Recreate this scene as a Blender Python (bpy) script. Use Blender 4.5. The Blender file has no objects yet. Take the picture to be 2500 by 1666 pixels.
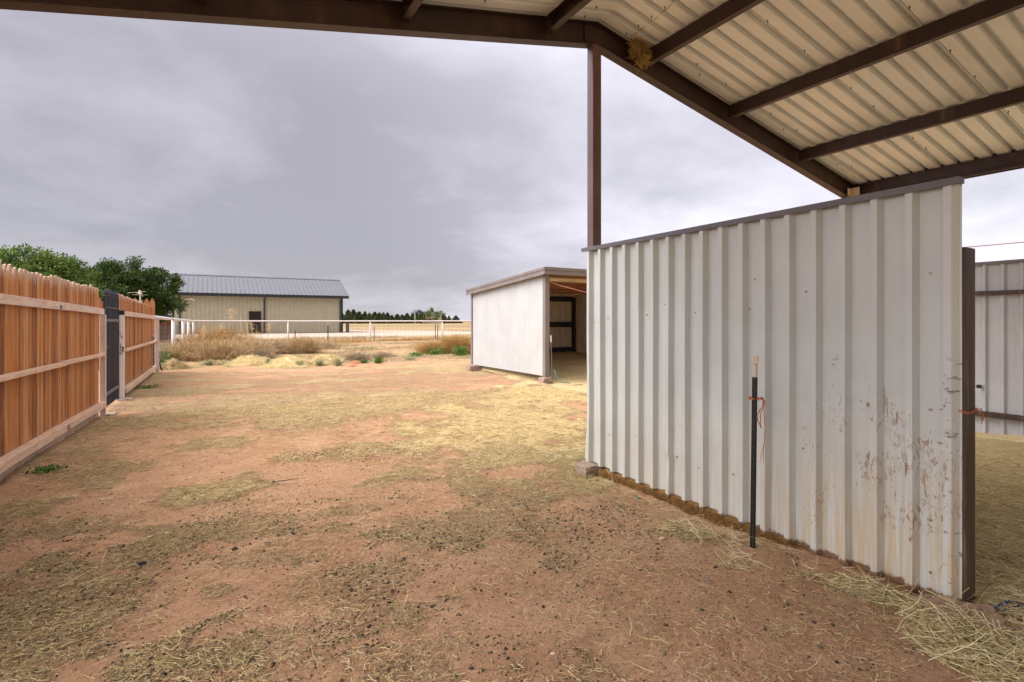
import bpy, math, random
import numpy as np
from math import radians as R, sin, cos, pi

# ------------------------------------------------------------------ camera, world, sun, exposure
SC = bpy.context.scene
COL = SC.collection
HEAD = 30.33                       # the camera looks this many degrees to the right of the fence line
cam_d = bpy.data.cameras.new('camera')
cam = bpy.data.objects.new('camera', cam_d)
COL.objects.link(cam)
cam.location = (0, 0, 1.42)
cam.rotation_euler = (R(90), 0, R(-HEAD))
cam_d.sensor_width = 36
cam_d.lens = 18.46
cam_d.shift_y = -0.020
cam_d.clip_start = 0.05
cam_d.clip_end = 9000
SC.camera = cam

SUN_EL, SUN_AZ = 38.0, -80.0        # azimuth clockwise from +Y
w = bpy.data.worlds.new('World')
SC.world = w
w.use_nodes = True
nt = w.node_tree
nt.nodes.clear()
N = nt.nodes.new
L = nt.links.new
out = N('ShaderNodeOutputWorld'); bg = N('ShaderNodeBackground')
bg.inputs['Strength'].default_value = 0.1
sky = N('ShaderNodeTexSky'); sky.sky_type = 'NISHITA'; sky.sun_disc = False
sky.sun_elevation = R(SUN_EL); sky.sun_rotation = R(SUN_AZ)
tc = N('ShaderNodeTexCoord'); sep = N('ShaderNodeSeparateXYZ')
L(tc.outputs['Generated'], sep.inputs[0])
def wm(op, a, b=None, c=None):
    n = N('ShaderNodeMath'); n.operation = op
    for i, v in enumerate((a, b, c)):
        if v is None: continue
        if isinstance(v, (int, float)): n.inputs[i].default_value = v
        else: L(v, n.inputs[i])
    return n.outputs[0]
zc = wm('MAXIMUM', sep.outputs[2], 0.0)
den = wm('ADD', zc, 0.30)
px = wm('DIVIDE', sep.outputs[0], den); py = wm('DIVIDE', sep.outputs[1], den)
cmb = N('ShaderNodeCombineXYZ'); L(px, cmb.inputs[0]); L(py, cmb.inputs[1])
def wnoise(scale, det, rough, off):
    mp = N('ShaderNodeMapping'); mp.inputs['Location'].default_value = off
    mp.inputs['Scale'].default_value = (1, 1.12, 1)
    mp.inputs['Rotation'].default_value = (0, 0, R(25))
    L(cmb.outputs[0], mp.inputs[0])
    n = N('ShaderNodeTexNoise'); n.inputs['Scale'].default_value = scale
    n.inputs['Detail'].default_value = det; n.inputs['Roughness'].default_value = rough
    n.inputs['Distortion'].default_value = .25
    L(mp.outputs[0], n.inputs['Vector'])
    return n.outputs['Fac']
n1 = wnoise(.42, 5, .5, (3.1, 1.4, 0)); n2 = wnoise(1.7, 7, .6, (7.7, 2.2, 0))
mix_n = wm('ADD', wm('MULTIPLY', n1, .66), wm('MULTIPLY', n2, .34))
ramp = N('ShaderNodeValToRGB'); L(mix_n, ramp.inputs[0])
cr = ramp.color_ramp
cr.elements[0].position = .405; cr.elements[0].color = (2.6, 2.52, 2.85, 1)
cr.elements[1].position = .595; cr.elements[1].color = (4.5, 4.4, 4.9, 1)
e = cr.elements.new(.5); e.color = (3.5, 3.4, 3.8, 1)
# brighter overcast to the right and overhead
dotn = N('ShaderNodeVectorMath'); dotn.operation = 'DOT_PRODUCT'
L(tc.outputs['Generated'], dotn.inputs[0])
dotn.inputs[1].default_value = (sin(R(78)) * .92, cos(R(78)) * .92, .38)
side = N('ShaderNodeMapRange'); L(dotn.outputs['Value'], side.inputs[0])
side.inputs[1].default_value = .42; side.inputs[2].default_value = 1.0
side.inputs[3].default_value = 1.0; side.inputs[4].default_value = 1.6
side.interpolation_type = 'SMOOTHSTEP'
zen = N('ShaderNodeMapRange'); L(zc, zen.inputs[0])
zen.inputs[1].default_value = .34; zen.inputs[2].default_value = .95
zen.inputs[3].default_value = 1.0; zen.inputs[4].default_value = 3.3
zen.interpolation_type = 'SMOOTHSTEP'
back = N('ShaderNodeMapRange'); L(sep.outputs[1], back.inputs[0])
back.inputs[1].default_value = -.9; back.inputs[2].default_value = .3
back.inputs[3].default_value = .6; back.inputs[4].default_value = 1.0
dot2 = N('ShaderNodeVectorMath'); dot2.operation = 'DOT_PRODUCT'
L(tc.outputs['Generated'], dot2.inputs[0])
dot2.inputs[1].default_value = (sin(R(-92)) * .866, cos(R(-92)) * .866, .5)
west = N('ShaderNodeMapRange'); L(dot2.outputs['Value'], west.inputs[0])  # unseen left sky, brightened to light the wall and ground under the roof
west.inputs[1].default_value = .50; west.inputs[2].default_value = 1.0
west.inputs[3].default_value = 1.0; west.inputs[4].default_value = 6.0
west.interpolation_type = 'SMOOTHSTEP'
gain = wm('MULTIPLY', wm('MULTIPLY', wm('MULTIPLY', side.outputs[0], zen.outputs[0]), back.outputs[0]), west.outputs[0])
sc_ = N('ShaderNodeVectorMath'); sc_.operation = 'SCALE'
warm = N('ShaderNodeMix'); warm.data_type = 'RGBA'; warm.blend_type = 'MULTIPLY'
wf = N('ShaderNodeMapRange'); L(zc, wf.inputs[0]); wf.inputs[1].default_value = .5; wf.inputs[2].default_value = .8
L(wf.outputs[0], warm.inputs[0]); L(ramp.outputs[0], warm.inputs[6]); warm.inputs[7].default_value = (1.07, 1.0, .86, 1)
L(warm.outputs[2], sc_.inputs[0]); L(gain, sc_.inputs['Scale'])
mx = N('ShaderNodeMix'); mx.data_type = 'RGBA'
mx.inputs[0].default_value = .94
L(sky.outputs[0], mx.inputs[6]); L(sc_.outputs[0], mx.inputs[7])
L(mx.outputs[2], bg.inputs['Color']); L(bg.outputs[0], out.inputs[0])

sun_d = bpy.data.lights.new('sun', 'SUN')
sun_d.energy = 1.15; sun_d.angle = R(38); sun_d.color = (1, .95, .88)
sun = bpy.data.objects.new('sun', sun_d)
COL.objects.link(sun)
sun.rotation_euler = (R(90 - SUN_EL), 0, R(180 - SUN_AZ))
SC.view_settings.view_transform = 'Standard'
SC.view_settings.look = 'None'
SC.view_settings.exposure = 0.80
SC.view_settings.gamma = 1.0
SC.cycles.max_bounces = 8
SC.cycles.diffuse_bounces = 6
SC.cycles.use_denoising = True

random.seed(7)
rng = np.random.default_rng(11)

# ------------------------------------------------------------------ helpers
def tag(o, label=None, cat=None, group=None, kind=None):
    if label: o['label'] = label
    if cat: o['category'] = cat
    if group: o['group'] = group
    if kind: o['kind'] = kind
    return o

def empty(name, loc=(0, 0, 0), rz=0, **kw):
    o = bpy.data.objects.new(name, None)
    o.empty_display_size = .2
    COL.objects.link(o); o.location = loc; o.rotation_euler = (0, 0, rz)
    return tag(o, **kw)

def link(name, me, mat, parent=None):
    o = bpy.data.objects.new(name, me)
    COL.objects.link(o)
    if mat and not me.materials: me.materials.append(mat)
    if parent: o.parent = parent
    return o

class MB:
    def __init__(s): s.v = []; s.f = []
    def add(s, vs, fs):
        b = len(s.v); s.v += [tuple(p) for p in vs]; s.f += [tuple(i + b for i in f) for f in fs]
        return s
    def box(s, x0, x1, y0, y1, z0, z1):
        return s.add([(x0,y0,z0),(x1,y0,z0),(x1,y1,z0),(x0,y1,z0),(x0,y0,z1),(x1,y0,z1),(x1,y1,z1),(x0,y1,z1)],
              [(0,3,2,1),(4,5,6,7),(0,1,5,4),(1,2,6,5),(2,3,7,6),(3,0,4,7)])
    def hexa(s, lo, hi):
        return s.add(list(lo) + list(hi), [(0,3,2,1),(4,5,6,7),(0,1,5,4),(1,2,6,5),(2,3,7,6),(3,0,4,7)])
    def tube(s, pts, r, n=8, cap=True):
        pts = [np.array(p, float) for p in pts]; b = len(s.v); rs = r if hasattr(r, '__len__') else [r] * len(pts)
        for i, p in enumerate(pts):
            d = pts[min(i+1, len(pts)-1)] - pts[max(i-1, 0)]; d = d / (np.linalg.norm(d) + 1e-9)
            a = np.array((0, 0, 1.)) if abs(d[2]) < .9 else np.array((1., 0, 0))
            u = np.cross(d, a); u /= np.linalg.norm(u); v = np.cross(d, u)
            for k in range(n):
                t = 2 * pi * k / n
                s.v.append(tuple(p + rs[i] * (cos(t) * u + sin(t) * v)))
        for i in range(len(pts) - 1):
            for k in range(n):
                s.f.append((b+i*n+k, b+i*n+(k+1) % n, b+(i+1)*n+(k+1) % n, b+(i+1)*n+k))
        if cap:
            s.f.append(tuple(b + k for k in range(n))[::-1])
            s.f.append(tuple(b + (len(pts)-1)*n + k for k in range(n)))
        return s
    def prism(s, poly, axis, a, b):
        # poly: list of 2D points; extruded along axis 'x','y','z' from a to b
        def p3(q, t):
            return {'x': (t, q[0], q[1]), 'y': (q[0], t, q[1]), 'z': (q[0], q[1], t)}[axis]
        n = len(poly)
        return s.add([p3(q, a) for q in poly] + [p3(q, b) for q in poly],
              [tuple(range(n))[::-1], tuple(range(n, 2*n))] + [(i, (i+1) % n, n+(i+1) % n, n+i) for i in range(n)])
    def build(s, name, mat, parent=None, bevel=0, smooth=False, tone=None):
        me = bpy.data.meshes.new(name); me.from_pydata(s.v, [], s.f); 
        import bmesh
        bm = bmesh.new(); bm.from_mesh(me); bmesh.ops.recalc_face_normals(bm, faces=bm.faces); bm.to_mesh(me); bm.free()
        me.update()
        if smooth: me.polygons.foreach_set('use_smooth', [True] * len(me.polygons))
        if tone is not None:
            at = me.attributes.new('tone', 'FLOAT', 'POINT'); at.data.foreach_set('value', np.asarray(tone, np.float32))
        o = link(name, me, mat, parent)
        if bevel:
            m = o.modifiers.new('bevel', 'BEVEL'); m.width = bevel; m.segments = 2; m.limit_method = 'ANGLE'; m.angle_limit = R(40)
        return o

def mesh_np(name, verts, faces, attrs=None, smooth=False):
    """verts (n,3), faces (m,k) -> mesh"""
    me = bpy.data.meshes.new(name)
    n, (m, k) = len(verts), faces.shape
    me.vertices.add(n); me.vertices.foreach_set('co', np.ascontiguousarray(verts, np.float32).ravel())
    me.loops.add(m * k); me.loops.foreach_set('vertex_index', np.ascontiguousarray(faces, np.int32).ravel())
    me.polygons.add(m); me.polygons.foreach_set('loop_start', np.arange(m, dtype=np.int32) * k)
    try: me.polygons.foreach_set('loop_total', np.full(m, k, np.int32))
    except Exception: pass
    if smooth: me.polygons.foreach_set('use_smooth', np.ones(m, bool))
    for nm, a in (attrs or {}).items():
        at = me.attributes.new(nm, 'FLOAT', 'POINT'); at.data.foreach_set('value', np.ascontiguousarray(a, np.float32))
    me.update(calc_edges=True); me.validate()
    return me

def vnoise(x, y, seed=0):
    xi, yi = np.floor(x), np.floor(y); fx, fy = x - xi, y - yi
    fx = fx*fx*(3-2*fx); fy = fy*fy*(3-2*fy)
    def h(a, b):
        t = np.sin(a*127.1 + b*311.7 + seed*74.7) * 43758.5453
        return t - np.floor(t)
    return (h(xi,yi)*(1-fx) + h(xi+1,yi)*fx)*(1-fy) + (h(xi,yi+1)*(1-fx) + h(xi+1,yi+1)*fx)*fy
def fbm(x, y, o=4, seed=0):
    t = 0; a = .5; s = 0
    for i in range(o):
        t = t + a*vnoise(x*2**i + 17*i, y*2**i - 9*i, seed+i); s += a; a *= .5
    return t / s
def sstep(a, b, x):
    t = np.clip((x - a) / (b - a), 0, 1); return t*t*(3-2*t)

def strands(base, dirs, length, r0, r1, droop=0., K=4, side=3, bend=0., rg=rng):
    """bundle of thin tapering strands: (n,3) roots and directions -> verts, quads, per-vertex tone"""
    n = len(base)
    d = dirs / np.linalg.norm(dirs, axis=1, keepdims=True)
    length = np.broadcast_to(length, n); r0 = np.broadcast_to(r0, n); r1 = np.broadcast_to(r1, n)
    up = np.where(np.abs(d[:, 2:3]) < .9, np.array([[0, 0, 1.]]), np.array([[1., 0, 0]]))
    u = np.cross(d, up); u /= np.linalg.norm(u, axis=1, keepdims=True); v = np.cross(d, u)
    bx = rg.normal(0, 1, (n, 1)) * bend; by = rg.normal(0, 1, (n, 1)) * bend * .35
    V = np.zeros((n, K, side, 3))
    for k in range(K):
        t = k / (K - 1)
        c = base + d*(length[:, None]*t) + (u*bx + v*by)*(length[:, None]*(t*t - t)*1.2)
        c = c + np.array([[0, 0, -1.]]) * (droop*length*t*t)[:, None]
        r = (r0*(1-t) + r1*t)[:, None]
        for j in range(side):
            a = 2*pi*j/side
            V[:, k, j] = c + r*(cos(a)*u + sin(a)*v)
    idx = np.arange(n*K*side).reshape(n, K, side)
    F = []
    for k in range(K-1):
        for j in range(side):
            j2 = (j+1) % side
            F.append(np.stack([idx[:, k, j], idx[:, k, j2], idx[:, k+1, j2], idx[:, k+1, j]], 1))
    F = np.concatenate(F)
    tone = np.repeat(rg.random(n), K*side)
    return V.reshape(-1, 3), F, tone

# ------------------------------------------------------------------ materials
MATS = {}
def new_mat(name):
    m = bpy.data.materials.new(name); m.use_nodes = True
    MATS[name] = m
    return m, m.node_tree, m.node_tree.nodes['Principled BSDF']
class NT:
    def __init__(s, t): s.t = t
    def n(s, typ, **kw):
        nd = s.t.nodes.new(typ)
        for k, v in kw.items():
            if k in nd.inputs: nd.inputs[k].default_value = v
            else: setattr(nd, k, v)
        return nd
    def l(s, a, b): s.t.links.new(a, b)
    def math(s, op, a, b=None, c=None, clamp=False):
        nd = s.t.nodes.new('ShaderNodeMath'); nd.operation = op; nd.use_clamp = clamp
        for i, v in enumerate((a, b, c)):
            if v is None: continue
            if isinstance(v, (int, float)): nd.inputs[i].default_value = v
            else: s.l(v, nd.inputs[i])
        return nd.outputs[0]
    def coord(s, scale=(1, 1, 1), loc=(0, 0, 0), kind='Object'):
        tc = s.n('ShaderNodeTexCoord'); mp = s.n('ShaderNodeMapping')
        mp.inputs['Scale'].default_value = scale; mp.inputs['Location'].default_value = loc
        s.l(tc.outputs[kind], mp.inputs[0]); return mp.outputs[0]
    def noise(s, vec, scale, detail=4, rough=.55, dist=0):
        nd = s.n('ShaderNodeTexNoise'); nd.inputs['Scale'].default_value = scale
        nd.inputs['Detail'].default_value = detail; nd.inputs['Roughness'].default_value = rough
        nd.inputs['Distortion'].default_value = dist
        s.l(vec, nd.inputs['Vector']); return nd.outputs['Fac']
    def voro(s, vec, scale, feature='F1', out='Distance', rand=1):
        nd = s.n('ShaderNodeTexVoronoi'); nd.feature = feature; nd.inputs['Scale'].default_value = scale
        nd.inputs['Randomness'].default_value = rand
        s.l(vec, nd.inputs['Vector']); return nd.outputs[out]
    def ramp(s, fac, stops):
        nd = s.n('ShaderNodeValToRGB'); cr = nd.color_ramp
        while len(cr.elements) < len(stops): cr.elements.new(.5)
        for e, (p, c) in zip(cr.elements, stops):
            e.position = p; e.color = (*c, 1) if len(c) == 3 else c
        s.l(fac, nd.inputs[0]); return nd.outputs[0]
    def rng(s, fac, a, b, c=0., d=1.):
        nd = s.n('ShaderNodeMapRange'); nd.interpolation_type = 'SMOOTHSTEP'
        for i, v in enumerate((a, b, c, d)): nd.inputs[i+1].default_value = v
        s.l(fac, nd.inputs[0]); return nd.outputs[0]
    def mix(s, fac, a, b, mode='MIX'):
        nd = s.n('ShaderNodeMix'); nd.data_type = 'RGBA'; nd.blend_type = mode
        if isinstance(fac, (int, float)): nd.inputs[0].default_value = fac
        else: s.l(fac, nd.inputs[0])
        for i, v in ((6, a), (7, b)):
            if isinstance(v, tuple): nd.inputs[i].default_value = (*v, 1)
            else: s.l(v, nd.inputs[i])
        return nd.outputs[2]
    def attr(s, name):
        nd = s.n('ShaderNodeAttribute'); nd.attribute_name = name; return nd.outputs['Fac']
    def bump(s, h, bsdf, strength=.4, dist=.01):
        nd = s.n('ShaderNodeBump'); nd.inputs['Strength'].default_value = strength; nd.inputs['Distance'].default_value = dist
        s.l(h, nd.inputs['Height']); s.l(nd.outputs[0], bsdf.inputs['Normal'])

def simple(name, col, rough=.6, metal=0., var=.18, scale=8., bump=.0, stretch=(1, 1, 1), spec=.5):
    m, t, b = new_mat(name); q = NT(t)
    v = q.coord(stretch)
    n = q.noise(v, scale, 6, .6)
    c = q.ramp(n, [(.25, tuple(x*(1-var) for x in col)), (.75, tuple(min(1, x*(1+var)) for x in col))])
    q.l(c, b.inputs['Base Color']); b.inputs['Roughness'].default_value = rough; b.inputs['Metallic'].default_value = metal
    b.inputs['Specular IOR Level'].default_value = spec
    if bump: q.bump(q.noise(v, scale*3, 5), b, bump, .004)
    return m

# ground
def ground_mat():
    m, t, b = new_mat('yard_dirt'); q = NT(t)
    v = q.coord()
    big = q.noise(v, .35, 4, .5); mid = q.noise(v, 2.2, 6, .6); fine = q.noise(v, 38, 8, .7); grit = q.noise(v, 160, 4, .7)
    dirt = q.ramp(q.math('ADD', q.math('MULTIPLY', big, .45), q.math('MULTIPLY', mid, .55)),
                  [(.32, (.335, .185, .10)), (.5, (.435, .258, .15)), (.68, (.53, .345, .22))])
    dirt = q.mix(q.rng(fine, .40, .72, 0, .7), dirt, (.23, .13, .078))
    dirt = q.mix(q.rng(grit, .56, .8, 0, .6), dirt, (.56, .40, .26))
    for sc_, off_, lim, cc in ((62, 0, .34, (.10, .07, .04)), (95, 7, .30, (.60, .50, .34)), (44, 3, .16, (.13, .10, .055))):
        vf = q.n('ShaderNodeTexVoronoi'); vf.inputs['Scale'].default_value = sc_; q.l(q.coord((1, 1.6, 1), (off_, off_, 0)), vf.inputs['Vector'])
        rf = q.n('ShaderNodeSeparateColor'); q.l(vf.outputs['Color'], rf.inputs[0])
        fl = q.math('MULTIPLY', q.math('LESS_THAN', vf.outputs['Distance'], .27), q.math('LESS_THAN', rf.outputs[0], q.math('MULTIPLY', q.rng(mid, .35, .65), lim)))
        dirt = q.mix(q.math('MULTIPLY', fl, .75), dirt, cc)
    # damp, trampled, darker grains under pellets
    pel = q.attr('pellet'); st = q.attr('straw')
    pmask = q.math('MULTIPLY', q.rng(q.noise(v, 9, 6, .65), .38, .62), pel, clamp=True)
    dirt = q.mix(q.math('MULTIPLY', pmask, .55), dirt, (.20, .13, .07))
    # chopped straw lying on the dirt
    vs = q.coord((1, 1, .3))
    wob = q.n('ShaderNodeTexNoise'); wob.inputs['Scale'].default_value = 26; wob.inputs['Detail'].default_value = 3
    q.l(v, wob.inputs['Vector'])
    add = q.n('ShaderNodeVectorMath', operation='MULTIPLY_ADD'); q.l(wob.outputs['Color'], add.inputs[0])
    add.inputs[1].default_value = (.06, .06, .06); q.l(vs, add.inputs[2])
    m1 = q.n('ShaderNodeMapping'); m1.inputs['Scale'].default_value = (1, 4.5, 1); m1.inputs['Rotation'].default_value = (0, 0, .6); q.l(add.outputs[0], m1.inputs[0])
    m2 = q.n('ShaderNodeMapping'); m2.inputs['Scale'].default_value = (4.5, 1, 1); m2.inputs['Rotation'].default_value = (0, 0, .35); q.l(add.outputs[0], m2.inputs[0])
    s1 = q.noise(m1.outputs[0], 30, 6, .7); s2 = q.noise(m2.outputs[0], 30, 6, .7)
    sm = q.math('MAXIMUM', s1, s2)
    thr = q.math('MULTIPLY', st, .36)
    fac = q.rng(q.math('ADD', q.math('ADD', sm, thr), q.math('MULTIPLY', mid, .12)), .80, .93)
    fac = q.math('MULTIPLY', fac, q.rng(st, .04, .3), clamp=True)
    strawc = q.ramp(q.noise(v, 52, 6, .75), [(.3, (.25, .18, .085)), (.48, (.53, .41, .205)), (.7, (.70, .575, .33))])
    col = q.mix(fac, dirt, strawc)
    # droppings too far off to model one by one
    vd = q.n('ShaderNodeTexVoronoi'); vd.inputs['Scale'].default_value = 21; q.l(v, vd.inputs['Vector'])
    rnd = q.n('ShaderNodeSeparateColor'); q.l(vd.outputs['Color'], rnd.inputs[0])
    dot = q.math('MULTIPLY', q.math('LESS_THAN', vd.outputs['Distance'], .30), q.math('LESS_THAN', rnd.outputs[0], q.math('MULTIPLY', q.math('MULTIPLY', pel, .95), q.rng(q.noise(v, 2.6, 5, .65), .40, .60))))
    far = q.attr('far')
    col = q.mix(q.math('MULTIPLY', dot, far), col, (.075, .06, .036))
    # weedy ground beyond the yard
    wd = q.attr('weed')
    wn = q.noise(v, 1.6, 6, .65); wn2 = q.noise(v, 7, 6, .7); gn = q.noise(q.coord((1, 1, 1), (9, 4, 0)), .55, 5, .6)
    weedc = q.ramp(q.math('ADD', q.math('MULTIPLY', wn, .5), q.math('MULTIPLY', wn2, .5)),
                   [(.3, (.17, .12, .06)), (.47, (.33, .22, .12)), (.6, (.40, .28, .15)), (.75, (.46, .235, .13))])
    weedc = q.mix(q.math('MULTIPLY', q.rng(gn, .5, .62), q.rng(wn2, .4, .6)), weedc, (.13, .17, .055))
    weedc = q.mix(q.math('MULTIPLY', q.rng(q.noise(q.coord((1, 1, 1), (2, 8, 0)), .8, 4, .6), .52, .62), .7), weedc, (.43, .22, .125))
    col = q.mix(wd, col, weedc)
    # open field
    fd = q.attr('field')
    vb = q.coord((.006, .035, 1)); fb = q.noise(vb, 1.0, 5, .6); ff = q.noise(v, .5, 6, .7)
    fieldc = q.ramp(q.math('ADD', q.math('MULTIPLY', fb, .72), q.math('MULTIPLY', ff, .28)),
                    [(.34, (.12, .10, .05)), (.45, (.21, .155, .085)), (.55, (.33, .245, .125)), (.68, (.42, .32, .17))])
    col = q.mix(fd, col, fieldc)
    q.l(col, b.inputs['Base Color']); b.inputs['Roughness'].default_value = .95
    b.inputs['Specular IOR Level'].default_value = .15
    h = q.math('ADD', q.math('ADD', q.math('MULTIPLY', fine, .6), q.math('MULTIPLY', grit, .25)), q.math('MULTIPLY', fac, .3))
    q.bump(h, b, 1., .028)
    return m

def tone_mat(name, stops, rough=.8, trans=0, spec=.2):
    m, t, b = new_mat(name); q = NT(t)
    c = q.ramp(q.attr('tone'), stops)
    q.l(c, b.inputs['Base Color']); b.inputs['Roughness'].default_value = rough; b.inputs['Specular IOR Level'].default_value = spec
    if trans:
        o = t.nodes['Material Output']; tr = q.n('ShaderNodeBsdfTranslucent'); q.l(c, tr.inputs[0])
        ms = q.n('ShaderNodeMixShader'); ms.inputs[0].default_value = trans
        q.l(b.outputs[0], ms.inputs[1]); q.l(tr.outputs[0], ms.inputs[2]); q.l(ms.outputs[0], o.inputs[0])
    return m

def wall_mat():
    """off-white painted sheet steel with mud splashed on its lower part near the gate post"""
    m, t, b = new_mat('painted_wall_panel'); q = NT(t)
    v = q.coord()
    sp = q.n('ShaderNodeSeparateXYZ'); q.l(v, sp.inputs[0]); y, z = sp.outputs[1], sp.outputs[2]
    base = q.ramp(q.noise(v, 2.5, 5, .6), [(.3, (.475, .508, .488)), (.7, (.54, .575, .553))])
    streak = q.noise(q.coord((1, 14, .7)), 3, 5, .6)
    low = q.rng(z, 1.15, .0)
    near = q.rng(y, 2.7, 1.5)
    # dust film
    dust = q.math('MULTIPLY', q.rng(streak, .30, .62), q.math('ADD', q.math('MULTIPLY', low, .5), q.math('MULTIPLY', q.math('MULTIPLY', low, near), .5)), clamp=True)
    col = q.mix(dust, base, (.48, .39, .26))
    # splashes
    spl = q.noise(q.coord((1, 1, .55)), 62, 6, .62, .8); spl2 = q.noise(q.coord((1, 1.1, .22), (2, 5, 1)), 34, 6, .66, 1.0)
    band = q.math('MULTIPLY', q.math('MULTIPLY', q.rng(z, 1.30, .80), q.rng(z, -.55, .45)), near)
    cl = q.rng(q.noise(q.coord((1, 1, 1), (0, 3.3, 8)), 4.2, 3, .5), .32, .56)
    k = q.math('MULTIPLY', q.math('MULTIPLY', band, cl), .20)
    f1 = q.rng(q.math('ADD', spl, k), .73, .80); f2 = q.rng(q.math('ADD', spl2, k), .745, .80)
    f = q.math('MULTIPLY', q.math('MAXIMUM', f1, f2), q.rng(band, .02, .3), clamp=True)
    col = q.mix(q.math('MULTIPLY', f, q.rng(q.noise(v, 9, 4, .6), .3, .7, .25, .9)), col, (.22, .105, .03))
    # rusty drips on the far half
    rs = q.noise(q.coord((1, 1, .3), (1, 2, 3)), 22, 5, .6); rb = q.math('MULTIPLY', q.rng(z, .35, .55), q.rng(z, 1.05, .85))
    ry = q.math('MULTIPLY', q.rng(y, 2.6, 2.85), q.rng(y, 3.5, 3.2))
    rf = q.math('MULTIPLY', q.rng(rs, .60, .68), q.math('MULTIPLY', rb, ry))
    col = q.mix(q.math('MULTIPLY', rf, .6), col, (.52, .33, .14))
    # black rubs on the edge rib and one rib further in
    sn = q.noise(q.coord((1, 2.5, 5), (3, 1, 0)), 7, 5, .65)
    e1 = q.math('MULTIPLY', q.rng(y, 1.195, 1.175), q.math('MULTIPLY', q.rng(z, 1.3, 1.15), q.rng(z, .0, .05)))
    e2 = q.math('MULTIPLY', q.math('MULTIPLY', q.rng(y, 1.66, 1.675), q.rng(y, 1.75, 1.735)), q.math('MULTIPLY', q.rng(z, 1.25, 1.15), q.rng(z, .95, 1.02)))
    sf = q.math('MULTIPLY', q.rng(sn, .585, .66), q.math('MAXIMUM', e1, e2))
    col = q.mix(q.math('MULTIPLY', sf, .85), col, (.10, .095, .115))
    # rust eating the bottom edge
    re = q.rng(q.math('ADD', z, q.math('MULTIPLY', q.noise(v, 30, 5, .7), -.075)), .004, -.014)
    col = q.mix(q.math('MULTIPLY', re, .9), col, (.13, .055, .02))
    q.l(col, b.inputs['Base Color']); b.inputs['Roughness'].default_value = .42
    q.bump(q.math('ADD', q.noise(v, 3.5, 3), q.math('MULTIPLY', f, .25)), b, .25, .02)
    return m

def metal_mat(name, c0, c1, rough=.5, dirt=None, dz=(1, 1, .15), scale=6, metal=0., damt=.5):
    m, t, b = new_mat(name); q = NT(t); v = q.coord()
    col = q.ramp(q.noise(v, 2.2, 5, .6), [(.3, c0), (.7, c1)])
    if dirt: col = q.mix(q.math('MULTIPLY', q.rng(q.noise(q.coord(dz), scale, 6, .65), .48, .72), damt), col, dirt)
    q.l(col, b.inputs['Base Color']); b.inputs['Roughness'].default_value = rough; b.inputs['Metallic'].default_value = metal
    q.bump(q.noise(v, 4, 3), b, .12, .02)
    return m

def cedar_mat(name, stops, weather=(.33, .24, .16), wamt=.5):
    m, t, b = new_mat(name); q = NT(t)
    tone = q.attr('tone')
    sx = q.n('ShaderNodeCombineXYZ'); q.l(q.math('MULTIPLY', tone, 40), sx.inputs[0]); q.l(q.math('MULTIPLY', tone, 23), sx.inputs[1])
    ad = q.n('ShaderNodeVectorMath', operation='ADD'); q.l(q.coord((9, 9, .9)), ad.inputs[0]); q.l(sx.outputs[0], ad.inputs[1])
    g = q.noise(ad.outputs[0], 3.2, 7, .62, .5)
    g2 = q.noise(ad.outputs[0], 11, 5, .6, .2)
    col = q.ramp(q.math('ADD', q.math('ADD', q.math('MULTIPLY', g, .55), q.math('MULTIPLY', tone, .30)), q.math('MULTIPLY', g2, .2)), stops)
    sp = q.n('ShaderNodeSeparateXYZ'); q.l(q.coord(), sp.inputs[0])
    wz = q.rng(q.math('ADD', sp.outputs[2], q.math('MULTIPLY', g, .35)), 1.95, 2.09)
    wl = q.rng(q.math('ADD', sp.outputs[2], q.math('MULTIPLY', g2, -.3)), .12, -.12)
    col = q.mix(q.math('MULTIPLY', q.math('MAXIMUM', wz, wl), wamt), col, weather)
    gy = q.rng(q.math('ADD', q.noise(ad.outputs[0], 1.3, 5, .6), q.math('MULTIPLY', tone, .18)), .60, .76)
    col = q.mix(q.math('MULTIPLY', gy, .55*wamt), col, (.42, .31, .21))
    kn = q.voro(ad.outputs[0], .9); col = q.mix(q.rng(kn, .10, .05), col, (.07, .022, .008))
    q.l(col, b.inputs['Base Color']); b.inputs['Roughness'].default_value = .72; b.inputs['Specular IOR Level'].default_value = .25
    q.bump(g, b, .35, .006)
    return m

M_GROUND = ground_mat()
M_GRAVEL = simple('pale_gravel', (.40, .34, .275), .95, var=.14, scale=1.2, bump=.4, spec=.1)
M_STRAW = tone_mat('straw', [(0, (.22, .155, .06)), (.3, (.48, .36, .15)), (.65, (.66, .52, .25)), (1, (.78, .67, .38))], .7)
M_HAY = tone_mat('fresh_hay', [(0, (.15, .105, .04)), (.3, (.50, .395, .18)), (.65, (.71, .60, .33)), (1, (.82, .74, .48))], .7)
M_OLDSTRAW = tone_mat('trampled_straw', [(0, (.12, .085, .04)), (.3, (.40, .30, .145)), (.7, (.62, .50, .26)), (1, (.76, .65, .40))], .8)
M_PELLET = tone_mat('dry_droppings', [(0, (.026, .024, .022)), (.35, (.06, .05, .035)), (.7, (.15, .12, .07)), (1, (.26, .20, .12))], .75)
M_DRYBUSH = tone_mat('dry_brush', [(0, (.20, .125, .055)), (.35, (.43, .30, .15)), (.7, (.62, .46, .25)), (1, (.76, .61, .38))], .8)
M_GREYBUSH = tone_mat('grey_brush', [(0, (.20, .15, .10)), (.5, (.38, .29, .19)), (1, (.54, .43, .30))], .8)
M_GOLDGRASS = tone_mat('golden_grass', [(0, (.24, .13, .04)), (.4, (.42, .25, .08)), (.8, (.56, .36, .14)), (1, (.62, .45, .22))], .8)
M_GREENWEED = tone_mat('green_weed', [(0, (.05, .10, .02)), (.5, (.10, .19, .035)), (1, (.20, .30, .07))], .6, .25)
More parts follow.
